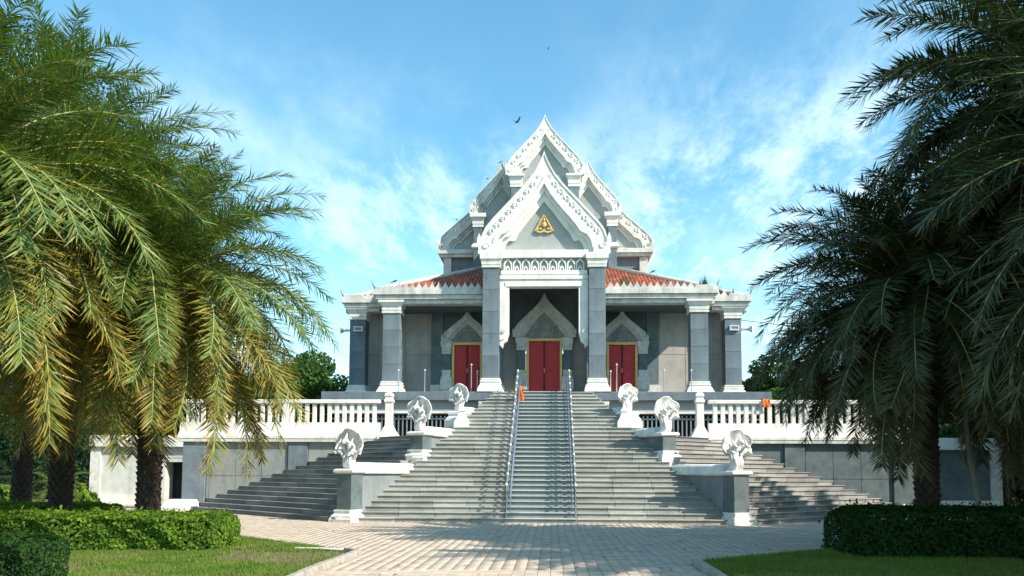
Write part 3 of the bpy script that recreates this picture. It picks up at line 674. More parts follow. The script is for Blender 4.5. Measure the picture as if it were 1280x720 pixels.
# emblem in the portico tympanum
em = MB()
for a_ in range(-4, 5):
    t = a_*.16; L = .98-.10*abs(a_); ox = math.sin(t); em.add([(ox*.25-.018, -.03, .25), (ox*.25+.018, -.03, .25), (ox*L*.9+.004, -.03, .12+L*.85*math.cos(t*1.2)), (ox*L*.9-.004, -.03, .12+L*.85*math.cos(t*1.2))], [(0, 1, 2, 3)])
em.strip([(-.42, 0), (0, .80), (.42, 0)], [(-.34, .02), (0, .68), (.34, .02)], -.07, 0)
em.strip([(-.30, .05), (-.15, .0), (0, .06), (.15, 0), (.30, .05)], [(-.33, -.03), (-.15, -.07), (0, -.02), (.15, -.07), (.33, -.03)], -.07, 0)
em.ell((0, -.04, .30), (.10, .06, .13), None, 10, 6); em.ell((0, -.04, .50), (.05, .05, .09), None, 8, 5)
for s_ in (-1, 1): em.ell((s_*.17, -.04, .12), (.07, .05, .05), None, 8, 5); em.ell((s_*.28, -.04, .10), (.05, .04, .06), None, 8, 5)
em_o = em.build('gold_emblem', gold, G1, loc=(0, -.09, 1.12)); em_o.scale = (1.08, 1, 1.05)
# tiers
T1 = gable(0, 42.5+.35, 17.0, 1.95, 3.2, 0, thick=.35, roof_len=9, m=plaster)
for x in (-1.5, 1.5):
    hb('tier_pilaster', granite, x-.25, 42.45, 12.5, x+.25, 43.0, 16.4, bevel=.01)
    MB().sq([(.30, 0), (.31, .12), (.27, .125), (.27, .16), (.31, .165), (.32, .32), (.28, .33), (.36, .50), (.42, .56), (.42, .66)], x, 42.72-HY).build('tier_capital', plaster, hall, bevel=.006, loc=(0, 0, 16.35))
hb('tier_wall', tymp, -1.55, 42.8, 12, 1.55, 52, 17.02)
for s_ in (-1, 1):
    gable(s_*2.28, 43.3+.3, 15.2, 1.62, 2.85, 0, thick=.32, roof_len=7.5, m=plaster if s_ > 0 else plaster2, sides=(s_,))
    x = s_*3.52
    hb('tier_pilaster', granite, x-.22, 43.2, 11.6, x+.22, 43.7, 14.5, bevel=.01)
    MB().sq([(.28, 0), (.29, .12), (.25, .125), (.25, .16), (.29, .165), (.30, .30), (.26, .31), (.34, .46), (.42, .52), (.42, .72)], x, 43.45-HY).build('tier_capital', plaster, hall, bevel=.006, loc=(0, 0, 14.48))
    MB().sq([(.24, 0), (.33, .10), (.33, .20), (.27, .26), (.22, .40)], x, 43.45-HY).build('pilaster_band', plaster, hall, bevel=.006, loc=(0, 0, 13.3))
    a_, b_ = sorted((s_*1.3, s_*3.75)); hb('tier_wall', tymp, a_, 43.55, 11.5, b_, 51, 15.25)
    gable(s_*3.45, 44.1+.3, 13.5, 2.22, 2.95, 0, thick=.30, roof_len=6, m=plaster2, sides=(s_,), orn=True)
    a_, b_ = sorted((s_*2.0, s_*5.4)); hb('tier_wall', granite, a_, 44.35, 10.5, b_, 50.5, 13.2)
    a_, b_ = sorted((s_*2.0, s_*5.72)); hb('tier_cornice', plaster2, a_, 43.95, 13.28, b_, 50.6, 13.52, bevel=.015)
    a_, b_ = sorted((s_*2.0, s_*5.6)); hb('tier_cornice', plaster2, a_, 44.05, 13.12, b_, 50.6, 13.28, bevel=.01)
    hb('tier_corner', plaster2, min(s_*5.02, s_*5.45), 44.2, 10.5, max(s_*5.02, s_*5.45), 44.6, 13.12, bevel=.01)

# lower tiled roofs, eaves, antefixes ---------------------------------------------------
E0 = 10.0
TAN = math.tan(R(24.5))
def roof(x1, ya, yb, z, d, nm):
    # hip frustum under the tiles
    m = MB(); P0 = [(-x1, ya), (x1, ya), (x1, yb), (-x1, yb)]; P1 = [(-x1+d, ya+d), (x1-d, ya+d), (x1-d, yb-d), (-x1+d, yb-d)]
    for s_ in (-1, 1):                            # two halves, the portico passes between them
        q0 = [(s_*x1, ya), (s_*2.15, ya), (s_*2.15, yb), (s_*x1, yb)]; q1 = [(s_*(x1-d), ya+d), (s_*2.15, ya+d), (s_*2.15, yb-d), (s_*(x1-d), yb-d)]
        if s_ > 0: q0 = q0[::-1]; q1 = q1[::-1]
        vs = [(x, y-HY, z) for x, y in q0]+[(x, y-HY, z+d*TAN) for x, y in q1]
        m.add(vs, [(0, 3, 2, 1), (4, 5, 6, 7)]+[(i, (i+1) % 4, 4+(i+1) % 4, 4+i) for i in range(4)])
    ro = m.build(nm, shadegrey, hall)
    # barrel tiles in courses, one mesh
    t = MB(); pitch = .17; sl = .32; ca, sa = math.cos(R(24.5)), math.sin(R(24.5))
    def course(ox, oy, ux, uy, half):             # o: eave mid point, u: along eave, inward normal n
        nx, ny = -uy, ux; k = int(half/pitch)
        for c in range(-k, k+1):
            a = c*pitch
            if uy == 0 and abs(a) < 2.3: continue
            L = min(d, half-abs(a))/ca; j = 0
            while j*sl < L-.05:
                s0 = j*sl; s1 = min(L, s0+sl+.04); vs = []
                for s_, lift in ((s0, .085), (s1, .05)):
                    for (q, h) in ((-.085, 0), (-.055, .042), (0, .06), (.055, .042), (.085, 0)):
                        px = ox+ux*(a+q)+nx*s_*ca; py = oy+uy*(a+q)+ny*s_*ca; vs.append((px, py-HY, z+s_*sa+(lift+h-.03)))
                t.add(vs, [(i, i+1, 6+i, 5+i) for i in range(4)]+[(0, 4, 3, 2, 1)]); j += 1
    course(0, ya, 1, 0, x1); 
    t2 = t
    course(x1, (ya+yb)/2, 0, 1, (yb-ya)/2); course(-x1, (ya+yb)/2, 0, -1, (yb-ya)/2)
    tag(t.build('roof_tiles', tile_m, ro), kind='stuff')
    for s_ in (-1, 1):
        r_ = MB(); r_.tube([(s_*(x1+.02), ya-.02-HY, z+.10), (s_*(x1-d), ya+d-HY, z+d*TAN+.14)], .13, 6); r_.build('hip_ridge', plaster2, ro, smooth=True)
    return ro
roof(7.85, 38.35, 57.6, E0, 4.5, 'lower_roof'); roof(9.65, 39.95, 57.5, E0-.05, 4.3, 'side_roof')
anti = MB().xprism([(-.15, 0), (-.15, .05), (-.11, .12), (-.05, .20), (0, .33), (.05, .20), (.11, .12), (.15, .05), (.15, 0)], -.04, .04).mesh('antefix', plaster2)
def eave(x1, ya, yb, z, gap=0):
    def seg(nm, xa, y0, xb, y1, zz0, zz1, m=plaster2): hb(nm, m, min(xa, xb), y0, zz0, max(xa, xb), y1, zz1, bevel=.012)
    parts_ = [(-x1, -gap), (gap, x1)] if gap else [(-x1, x1)]
    for (xa, xb) in parts_:
        seg('fascia', xa-(.12 if xa < 0 else 0), ya-.12, xb+(.12 if xb > 0 else 0), ya+.35, z-.16, z+.10)
        seg('fascia_moulding', xa-(.0 if xa < 0 else 0), ya-.02, xb+.0, ya+.33, z-.36, z-.163)
        seg('fascia_soffit', xa+(.14 if xa < 0 else 0), ya+.12, xb-(.14 if xb > 0 else 0), ya+.7, z-.55, z-.363)
    for s_ in (-1, 1):
        X0, X1 = sorted((s_*(x1-.35), s_*(x1+.12))); seg('side_fascia', X0, ya+.352, X1, yb, z-.161, z+.099)
        X0, X1 = sorted((s_*(x1-.35), s_*(x1-.002))); seg('side_fascia', X0, ya+.34, X1, yb, z-.56, z-.164)
    k = int((x1)/.305)
    for c in range(-k, k+1):
        x = c*.305
        if abs(x) < gap: continue
        if abs(x) > x1-.9: continue
        inst('antefix', anti, hall, (x, ya-.05-HY, z+.10), (0, 0, 0), (1, 1, random.uniform(.85, 1.05)))
    for s_ in (-1, 1):                               # upturned corner ornament
        seg('corner_block', s_*(x1-.95), ya-.10, s_*(x1+.02), ya+.25, z+.102, z+.24)
        MB().tube([(s_*(x1-.15), ya-HY, z+.1), (s_*(x1+.05), ya-HY, z+.22), (s_*(x1+.12), ya-.02-HY, z+.36), (s_*(x1+.20), ya-.04-HY, z+.56)], [.07, .06, .04, .01], 6).build('corner_horn', shadegrey, hall, smooth=True)
        yy = ya+.7
        while yy < ya+3: inst('antefix', anti, hall, (s_*(x1+.06), yy-HY, z+.10), (0, 0, math.pi/2)); yy += .305
eave(7.85, 38.3, 57, E0, gap=2.75)
eave(9.72, 39.9, 57, E0-.05, gap=8.0)
hb('veranda_ceiling', granite_d, -7.5, 39.0, E0-.54, -2.0, WY+.2, E0-.45); hb('veranda_ceiling', granite_d, 2.0, 39.0, E0-.54, 7.5, WY+.2, E0-.45)
for s_ in (-1, 1): hb('veranda_ceiling', granite_d, min(s_*2.2, s_*9.3), 40.6, E0-.43, max(s_*2.2, s_*9.3), 57, E0-.37)

# doors ---------------------------------------------------------------
def door(x, w, ztop, gz, gw, gh, big):
    y = WY; d = hb('door', darkred, x-w-.02, y-.10, FZ-.1, x+w+.02, y+.2, ztop)
    for s_ in (-1, 1):
        a_, b_ = sorted((x+s_*.05, x+s_*w)); lf = hb('door_leaf', red_m, a_, y-.16, FZ-.1, b_, y-.103, ztop-.02, parent=d, bevel=.008)
        for (z0, z1) in ((FZ+.1, FZ+.85), (FZ+1.0, ztop-.25)):
            m = MB(); xx0 = min(a_, b_)+.10; xx1 = max(a_, b_)-.10
            m.box(xx0, y-.175-HY, z0, xx1, y-.162-HY, z1).build('raised_panel', red_m, d, bevel=.006)
        hb('frame_post', gold, min(x+s_*(w+.01), x+s_*(w+.14)), y-.26, FZ-.1, max(x+s_*(w+.01), x+s_*(w+.14)), y-.05, ztop+.14, parent=d, bevel=.01)
        # moulded side piers
        px = x+s_*(w+.15+.24); 
        prof = [(.33, FZ-.1), (.33, FZ+.08), (.30, FZ+.10), (.22, FZ+.32), (.23, FZ+.42), (.29, FZ+.46), (.30, FZ+.9), (.26, FZ+1.05), (.22, FZ+1.15), (.21, FZ+1.30), (.23, FZ+1.31), (.23, FZ+1.42)]
        MB().sq(prof, px, y-.12-HY).build('pier_base', doorplaster if not big else plaster2, d, bevel=.008)
        hb('pier_shaft', granite_d, px-.20, y-.30, FZ+1.42, px+.20, y-.04, ztop-.45, parent=d)
        MB().sq([(.22, ztop-.45), (.24, ztop-.35), (.21, ztop-.34), (.25, ztop-.22), (.22, ztop-.21), (.28, ztop-.02), (.30, ztop+.16)], px, y-.12-HY).build('pier_capital', doorplaster, d, bevel=.006)
    hb('frame_head', gold, x-w-.14, y-.262, ztop, x+w+.14, y-.05, ztop+.142, parent=d, bevel=.01)
    MB().box(-.02, -.2, 0, .02, -.165, .22).build('handle', gold, d, loc=(x, y-HY, FZ+1.3))
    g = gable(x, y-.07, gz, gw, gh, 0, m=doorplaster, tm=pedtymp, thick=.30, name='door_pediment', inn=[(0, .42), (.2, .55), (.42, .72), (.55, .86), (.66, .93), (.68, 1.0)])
    q = MB()
    for k in range(26):
        u = random.uniform(-.5, .5); v = random.uniform(.05, .42)*(1-abs(u)); q.ell((u*gw*.9, -.08, v*gh+.05), (.07, .05, .05), Matrix.Rotation(random.uniform(0, 3), 3, 'Y'), 6, 4)
    tag(q.build('carved_relief', pedtymp, g), kind='stuff')
door(0, .74, 8.05, 8.22, 1.48, 2.2, True)
for s_ in (-1, 1): door(s_*3.78, .62, 7.86, 8.02, 1.22, 1.55, False)

# fixtures -----------------------------------------------------------
for s_ in (-1, 1):
    sd = 'left' if s_ < 0 else 'right'
    t = empty('loudspeaker', (s_*9.55, 40.3, 8.52), 0, 'grey horn loudspeaker on the outermost %s column' % sd, 'loudspeaker')
    q = MB(); q.tube([(0, 0, 0), (s_*.15, -.05, 0), (s_*.38, -.14, 0)], [.04, .06, .19], 10, True); q.build('horn', plaster2, t, smooth=True, angle=50)
    MB().box(-.12, -.05, -.05, .05, .05, .05).build('bracket', metal_m, t)
    t = empty('wall_lamp', (s_*9.04, 40.1, 8.55), 0, 'small white framed lamp box on the outermost %s column' % sd, 'lamp')
    MB().strip([(-.22, -.12), (.22, -.12), (.22, .12), (-.22, .12), (-.22, -.12)], [(-.17, -.07), (.17, -.07), (.17, .07), (-.17, .07), (-.17, -.07)], -.12, 0).build('frame', knob_m, t)
    MB().box(-.17, -.09, -.07, .17, 0, .07).build('lens', shadegrey, t)
    for k, (x, h, lb) in enumerate(((6.55, 1.0, 'beside the inner column'), (5.35, 1.0, 'before the wall pilaster'), (3.25, 1.25, 'tallest, before the side door'), (2.98, .95, 'short, beside the portico column'))):
        t = empty('barrier_post', (s_*x, 37.4, FZ), 0, 'thin steel barrier post %s, %s side' % (lb, sd), 'post')
        MB().lathe([(.11, 0), (.11, .02), (.025, .03), (.022, h-.04), (.022, h-.03)], 8).build('stem', metal_m, t, smooth=True, angle=40)
        MB().ell((0, 0, h), (.045, .045, .05), None, 8, 5).build('ball', knob_m, t, smooth=True)
# ------------------------------------------------------------ palms
def frond_mesh(name, e0, bend, L, m, dry0, seed, dens=.026, lw=.019, ll=.50):
    r = np.random.default_rng(seed); n = 26; ang = e0; P = [np.zeros(3)]; T = []
    side_w = r.uniform(-.12, .12)
    for i in range(n):
        s = i/n; a = e0-bend*s**1.25; T.append(np.array([math.cos(a), side_w*s, math.sin(a)])); P.append(P[-1]+T[-1]*L/n)
    T.append(T[-1]); P = np.array(P); T = np.array(T); T /= np.linalg.norm(T, axis=1)[:, None]
    vs = []; fs = []; dr = []
    s = .13
    while s < 1.0:
        f = s*n; i = min(n-1, int(f)); p = P[i]+(P[i+1]-P[i])*(f-i); t = T[i]; up = np.cross(t, [0, 1, 0]); up = up/np.linalg.norm(up); up = up*(1 if True else 1)
        if up[2] < 0 and abs(t[2]) < .9: up = -up
        for sg in (-1, 1):
            if r.random() < .04: continue
            env = min(1, .35+(s-.13)/.16)*(1 if s < .55 else 1-.50*((s-.55)/.45)**1.6)
            l_ = ll*env*r.uniform(.8, 1.12); fw = R(r.uniform(55, 76)-24*s); el = R(r.choice([-22, 6, 30])+r.normal(0, 10))
            sd = np.array([0, sg, 0.]); d = t*math.cos(fw)+(sd*math.cos(el)+up*math.sin(el))*math.sin(fw); d /= np.linalg.norm(d)
            wv = np.cross(d, up); wv /= np.linalg.norm(wv)+1e-9; wv = wv*math.cos(r.normal(0, .35))+up*math.sin(r.normal(0, .35)); w = lw*r.uniform(.8, 1.2)*(.75+.25*env)
            dp = np.array([0, 0, -1.])*l_*r.uniform(.0, .08)
            b = len(vs); mid = p+d*l_*.45+dp*.18; tip = p+d*l_+dp
            vs += [p-wv*w*.5, p+wv*w*.5, mid+wv*w, mid-wv*w, tip, tip]
            q = np.clip(dry0+r.normal(0, .14), 0, 1); qt = np.clip(dry0*2.6+r.normal(0, .2)+.08, 0, 1)
            dr += [q*.4, q*.4, q, q, qt, qt]
            fs += [b, b+1, b+2, b+3, b+3, b+2, b+4, b+4]
        s += dens/L*r.uniform(.8, 1.2)
    fs = [f for k in range(0, len(fs), 8) for f in (fs[k], fs[k+1], fs[k+2], fs[k+3])], [f for k in range(0, len(fs), 8) for f in (fs[k+4], fs[k+5], fs[k+6])]
    nq = len(fs[0])//4; nt_ = len(fs[1])//3
    # rachis tube (triangular)
    base = len(vs); 
    for i in range(0, n+1, 2):
        w = .030*(1-i/n)**.8+.005; up = np.cross(T[i], [0, 1, 0]); up /= np.linalg.norm(up)
        for (a, b) in ((-1, 0), (1, 0), (0, 1)): vs.append(P[i]+np.array([0, 1, 0])*a*w+up*b*w)
        dr += [0, 0, 0]
    rq = []; k = n//2
    for i in range(k):
        for a in range(3): b = (a+1) % 3; rq += [base+3*i+a, base+3*i+b, base+3*(i+1)+b, base+3*(i+1)+a]
    me = bpy.data.meshes.new(name); me.vertices.add(len(vs)); me.vertices.foreach_set('co', np.array(vs, dtype=np.float32).ravel())
    loops = np.array(fs[0]+rq+fs[1], dtype=np.int32); q4 = nq+len(rq)//4
    starts = np.concatenate([np.arange(q4)*4, q4*4+np.arange(nt_)*3]).astype(np.int32)
    me.loops.add(len(loops)); me.loops.foreach_set('vertex_index', loops); me.polygons.add(q4+nt_); me.polygons.foreach_set('loop_start', starts)
    mi = np.zeros(q4+nt_, dtype=np.int32); mi[nq:q4] = 1
    me.materials.append(m); me.materials.append(rachis_m); me.polygons.foreach_set('material_index', mi)
    me.update(calc_edges=True); at = me.attributes.new('dry', 'FLOAT', 'POINT'); at.data.foreach_set('value', np.array(dr, dtype=np.float32))
    return me
def frond_set(m, L, ll, lw, drys, seed):
    o = []
    for k, (e, b, d) in enumerate(((78, 55, drys[0]), (60, 72, drys[1]), (40, 84, drys[2]), (22, 98, drys[3]), (4, 88, drys[4]), (-20, 64, drys[5]))):
        o.append([frond_mesh('frond', R(e), R(b), L, m, d, seed+k*7+j, ll=ll, lw=lw) for j in range(2)])
    return o
EL = [78, 60, 40, 22, 4, -20]
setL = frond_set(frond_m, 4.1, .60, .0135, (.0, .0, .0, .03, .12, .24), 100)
setR = frond_set(frond_shade, 4.0, .58, .0145, (.0, .0, .04, .06, .16, .30), 300)  # right palms: shade carried by the darker leaflet colour
def trunk(x, y, h, r, parent, boots=True):
    q = MB(); zs = np.linspace(-.1, h, 14); q.tube([(.03*math.sin(z*1.3), .03*math.cos(z), z) for z in zs], [r*1.25 if z < .3 else r*(1.0+.05*math.sin(z*3)) for z in zs], 12)
    k = 0; z = .15
    while z < h-.05:
        for a in range(9):
            t = 2*math.pi*a/9+k*.35+random.gauss(0, .05); c, s = math.cos(t), math.sin(t); w = .085; o = r*.96
            P0 = [(c*o-s*w, s*o+c*w, z-.10), (c*o+s*w, s*o-c*w, z-.10), (c*o+s*w*.55, s*o-c*w*.55, z+.09), (c*o-s*w*.55, s*o+c*w*.55, z+.09)]
            o2 = o+random.uniform(.045, .085)
            P1 = [(c*o2-s*w*.5, s*o2+c*w*.5, z+.06), (c*o2+s*w*.5, s*o2-c*w*.5, z+.06)]
            q.add(P0+P1, [(0, 1, 5, 4), (1, 2, 5), (2, 3, 4, 5), (3, 0, 4)])
        z += .125; k += 1
    return q.build('trunk', bark, parent)
def palm(x, y, zc, sets, n, sc, label, r=.24, seed=0, skip=0, dead=0):
    rr = random.Random(seed); t = empty('date_palm', (x, y, 0), 0, label, 'palm tree', 'silver date palms flanking the temple court')
    trunk(x, y, zc-.1, r, t)
    for k in range(n):
        u = k/(n-1); e = 82-114*u**.88+rr.gauss(0, 6); az = k*2.39996+rr.gauss(0, .12)
        i = min(range(6), key=lambda q: abs(EL[q]-e)); me = sets[i][rr.randrange(2)]
        s_ = sc*rr.uniform(.86, 1.08)*(.82 if u < .08 else 1)
        f = bpy.data.objects.new('frond', me); f.parent = t; COL.objects.link(f)
        d = R(e-EL[i]); f.rotation_mode = 'QUATERNION'
        M = Matrix.Rotation(az, 4, 'Z') @ Matrix.Rotation(-d, 4, 'Y') @ Matrix.Rotation(rr.gauss(0, .18), 4, 'X')
        f.rotation_quaternion = M.to_quaternion(); f.scale = (s_, s_, s_)
        f.location = (math.cos(az)*.16, math.sin(az)*.16, zc+.35-.65*u)
    return t
palm(-9.02, 19.2, 5.75, setL, 150, 1.08, 'large date palm nearest the left hedge, its fronds reaching the left stairs', .235, 1)
palm(-11.95, 20.6, 8.1, setL, 170, 1.16, 'tall date palm with dark trunk second from the stairs on the left', .25, 2)
palm(-15.8, 25.0, 6.0, setL, 90, 1.05, 'date palm with slender shaggy trunk at the far left', .24, 3)
palm(-11.2, 15.0, 6.6, setL, 170, 1.16, 'near date palm whose trunk is outside the left edge of view', .26, 4)
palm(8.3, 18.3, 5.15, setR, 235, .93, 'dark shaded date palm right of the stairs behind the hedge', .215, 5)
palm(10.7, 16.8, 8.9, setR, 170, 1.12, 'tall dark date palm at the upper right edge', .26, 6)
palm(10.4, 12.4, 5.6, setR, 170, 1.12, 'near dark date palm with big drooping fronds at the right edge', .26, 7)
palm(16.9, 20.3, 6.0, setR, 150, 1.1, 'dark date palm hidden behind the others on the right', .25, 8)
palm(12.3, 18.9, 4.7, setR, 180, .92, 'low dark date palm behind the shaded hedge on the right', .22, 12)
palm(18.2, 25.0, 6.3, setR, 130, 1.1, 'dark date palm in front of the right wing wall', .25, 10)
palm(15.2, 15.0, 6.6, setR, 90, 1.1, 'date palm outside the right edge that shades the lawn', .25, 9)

# ------------------------------------------------------------ leaf clouds
def leaves(C, N, size, m, name='foliage', var=.35, shape=1.9):
    """C: centres (k,3), N: outward normals (k,3)"""
    k = len(C); nrm = N+rng.normal(0, .55, (k, 3)); nrm /= np.linalg.norm(nrm, axis=1)[:, None]
    a = np.cross(nrm, rng.normal(0, 1, (k, 3))); a /= np.linalg.norm(a, axis=1)[:, None]; b = np.cross(nrm, a)
    s = (size*rng.uniform(1-var, 1+var, k))[:, None]
    V = np.stack([C-a*s*shape*.5, C-b*s*.5+nrm*s*.12, C+a*s*shape*.5, C+b*s*.5+nrm*s*.12], 1).reshape(-1, 3)
    return np_mesh(name, V, np.arange(4*k), 4, m)
def hedge(x0, y0, x1, y1, h, n, size, m, label, skew=None, group=None, rr_=.28):
    t = empty('hedge', ((x0+x1)/2, (y0+y1)/2, 0), 0, label, 'hedge', group); cx, cy = (x0+x1)/2, (y0+y1)/2; sx, sy = (x1-x0)/2, (y1-y0)/2
    def sk(P):
        if skew is not None: P = P.copy(); P[:, 1] += skew*P[:, 0]
        return P
    i_ = .17*rr_/.28; vs = sk(np.array([(-sx+i_, -sy+i_, 0), (sx-i_, -sy+i_, 0), (sx-i_, sy-i_, 0), (-sx+i_, sy-i_, 0), (-sx+i_, -sy+i_, h-i_), (sx-i_, -sy+i_, h-i_), (sx-i_, sy-i_, h-i_), (-sx+i_, sy-i_, h-i_)], dtype=float))
    MB().add(vs.tolist(), [(0, 3, 2, 1), (4, 5, 6, 7), (0, 1, 5, 4), (1, 2, 6, 5), (2, 3, 7, 6), (3, 0, 4, 7)]).build('twigs', core_m, t)
    A = [4*sx*sy, 2*sx*h, 2*sx*h*.5, 2*sy*h, 2*sy*h]; A = np.array(A)/sum(A); Cs = []; Ns = []
    for face, a in enumerate(A):
        k = int(n*a); u = rng.uniform(-1, 1, k); v = rng.uniform(0, 1, k)
        if face == 0: C = np.stack([u*sx, (v*2-1)*sy, np.full(k, h)], 1); N = np.tile([0, 0, 1.], (k, 1))
        elif face == 1: C = np.stack([u*sx, np.full(k, -sy), v*h], 1); N = np.tile([0, -1., .2], (k, 1))
        elif face == 2: C = np.stack([u*sx, np.full(k, sy), v*h], 1); N = np.tile([0, 1., .2], (k, 1))
        else: sgn = 1 if face == 3 else -1; C = np.stack([np.full(k, sgn*sx), u*sy, v*h], 1); N = np.tile([sgn, 0, .2], (k, 1))
        # lumpy surface
        f = np.sin(C[:, 0]*3.1+C[:, 2]*3)*np.sin(C[:, 1]*3.3+1)*.055+np.sin(C[:, 0]*9+C[:, 2]*11+C[:, 1]*7)*.04
        C = C+N*(f-rng.exponential(.055, k)+.02)[:, None]+rng.normal(0, .012, (k, 3)); Cs.append(C); Ns.append(N)
    C = np.concatenate(Cs); N = np.concatenate(Ns)
    ux = np.maximum(0, np.abs(C[:, 0])-(sx-rr_))/rr_; uz = np.maximum(0, C[:, 2]-(h-rr_))/rr_; uy = np.maximum(0, np.abs(C[:, 1])-(sy-rr_))/rr_
    q_ = np.sqrt(ux**2+uz**2+uy**2*.5); k_ = np.where(q_ > 1, 1/np.maximum(q_, 1), 1.)
    C[:, 0] = np.sign(C[:, 0])*(np.abs(C[:, 0])-np.where(ux > 0, ux*rr_*(1-k_), 0)); C[:, 2] -= np.where(uz > 0, uz*rr_*(1-k_), 0)
    sh = rng.random(len(C)) < .025; C[sh] += N[sh]*rng.uniform(.03, .12, sh.sum())[:, None]*[1, 1, 1]
    C[:, 2] = np.maximum(C[:, 2], .03)
    tag(inst('foliage', leaves(sk(C), N, size, m), t), kind='stuff')
    return t
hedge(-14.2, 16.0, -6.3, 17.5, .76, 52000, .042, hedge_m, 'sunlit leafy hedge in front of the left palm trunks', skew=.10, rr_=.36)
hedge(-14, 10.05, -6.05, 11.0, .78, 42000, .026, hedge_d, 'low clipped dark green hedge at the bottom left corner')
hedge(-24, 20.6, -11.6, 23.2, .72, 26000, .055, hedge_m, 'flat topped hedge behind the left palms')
hedge(6.15, 16.4, 20, 18.6, .96, 56000, .045, hedge_d, 'dark shaded hedge in front of the right stairs', rr_=.5)  # part of this hedge's shade is in its leaf colour
hedge(-42, 33, -21.5, 34.2, 1.0, 14000, .08, hedge_m, 'distant sunlit hedge at the far left garden')

def tree(x, y, h, cr, n, size, m, label, name='broadleaf_tree', trunk_h=None, clumps=26, zr=.8, seed=0, squash=1., group=None):
    if name != 'tall_tree': n = int(n*2); size *= .62
    rr = np.random.default_rng(seed); t = empty(name, (x, y, 0), 0, label, 'tree', group); th = trunk_h or h*.4
    cz = h-cr*zr; q = MB(); q.tube([(0, 0, -.1), (.1, .05, th*.5), (0, .1, th), (.05, 0, cz)], [.05*h*.55, .04*h*.5, .03*h*.5, .02*h*.4], 8)
    cc = rr.normal(0, 1, (clumps, 3)); cc /= np.linalg.norm(cc, axis=1)[:, None]; cc *= rr.uniform(.35, .95, clumps)[:, None]; cc[:, 0] *= cr; cc[:, 1] *= cr; cc[:, 2] *= cr*zr; cc[:, 2] += cz
    for c in cc[:10]: q.tube([(0, .05, th*.9), (c[0]*.5, c[1]*.5, th*.9+(c[2]-th*.9)*.6), tuple(c)], [.022*h*.4, .014*h*.4, .02], 5)
    q.build('trunk', bark2, t)
    Cs = []; Ns = []; per = n//clumps
    for c in cc:
        d = rr.normal(0, 1, (per, 3)); d /= np.linalg.norm(d, axis=1)[:, None]; rad = cr*rr.uniform(.26, .42)*rr.uniform(.45, 1.0, per)**.5
        Cs.append(c+d*rad[:, None]*np.array([1, 1, .7])); Ns.append(d+np.array([0, 0, .4]))
    tag(inst('crown', leaves(np.concatenate(Cs), np.concatenate(Ns), size, m), t), kind='stuff')
    return t
tree(-17.0, 54, 9.6, 4.6, 16000, .26, leaf_m, 'round green tree behind the left end of the hall', seed=1)
tree(-25, 60, 10.5, 5, 14000, .30, leaf_d, 'darker tree further left behind the hall', seed=2)
tree(14.6, 52, 8.8, 3.9, 15000, .24, leaf_m, 'bright green tree just right of the outermost right column', seed=3)
tree(19.5, 50, 8.6, 4.2, 15000, .26, leaf_d, 'dark green tree behind the right balustrade', seed=4)
tree(-20.2, 29.5, 18.3, 4.9, 52000, .085, leaf_d, 'tall dark tree rising above the left palms', name='tall_tree', seed=5, trunk_h=10, zr=1.0, clumps=40)
tree(25, 38, 10.5, 5.5, 18000, .26, leaf_d, 'broad dark tree beyond the right wing wall', seed=6)
tree(24, 27, 9.0, 5.0, 18000, .24, leaf_d, 'dense dark tree at the far right beside the court', seed=7, trunk_h=2)
tree(31, 33, 11, 6, 14000, .28, leaf_d, 'dark tree at the extreme right', seed=8)
for k, (x, y, h) in enumerate(((21, 9, 11.5), (24.5, 15.5, 12.5), (19.5, 3.5, 10.5))):  # unseen trees added to cast shade over the right side
    tree(x, y, h, h*.42, 15000, .26, leaf_d, ['big unseen tree added to shade the right side of the court', 'tallest unseen tree added to shade the right side of the court', 'unseen tree added to shade the near right lawn'][k], seed=60+k, trunk_h=3, zr=.8)
for k, (x, y, h) in enumerate(((-31, 52, 9), (-37, 46, 9.5), (-43, 55, 11), (-28, 66, 10), (-52, 50, 11), (-34, 70, 12))):
    tree(x, y, h, h*.5, 11000, .3, leaf_d if k % 2 else leaf_m, ['mid green tree behind the far left garden', 'dark tree far left beyond the garden hedge', 'large tree in the far left background', 'tree behind the left wing of the terrace', 'outermost tree of the far left background', 'tallest distant tree at the left'][k], seed=20+k, trunk_h=1.6, zr=.9)
for k, (x, y, h) in enumerate(((34, 52, 10), (42, 60, 12), (28, 64, 10))):
    tree(x, y, h, h*.5, 8000, .32, leaf_d, ['dark tree in the right background', 'farthest tree at the right', 'tree behind the right wing of the terrace'][k], seed=40+k, trunk_h=1.6, zr=.9)
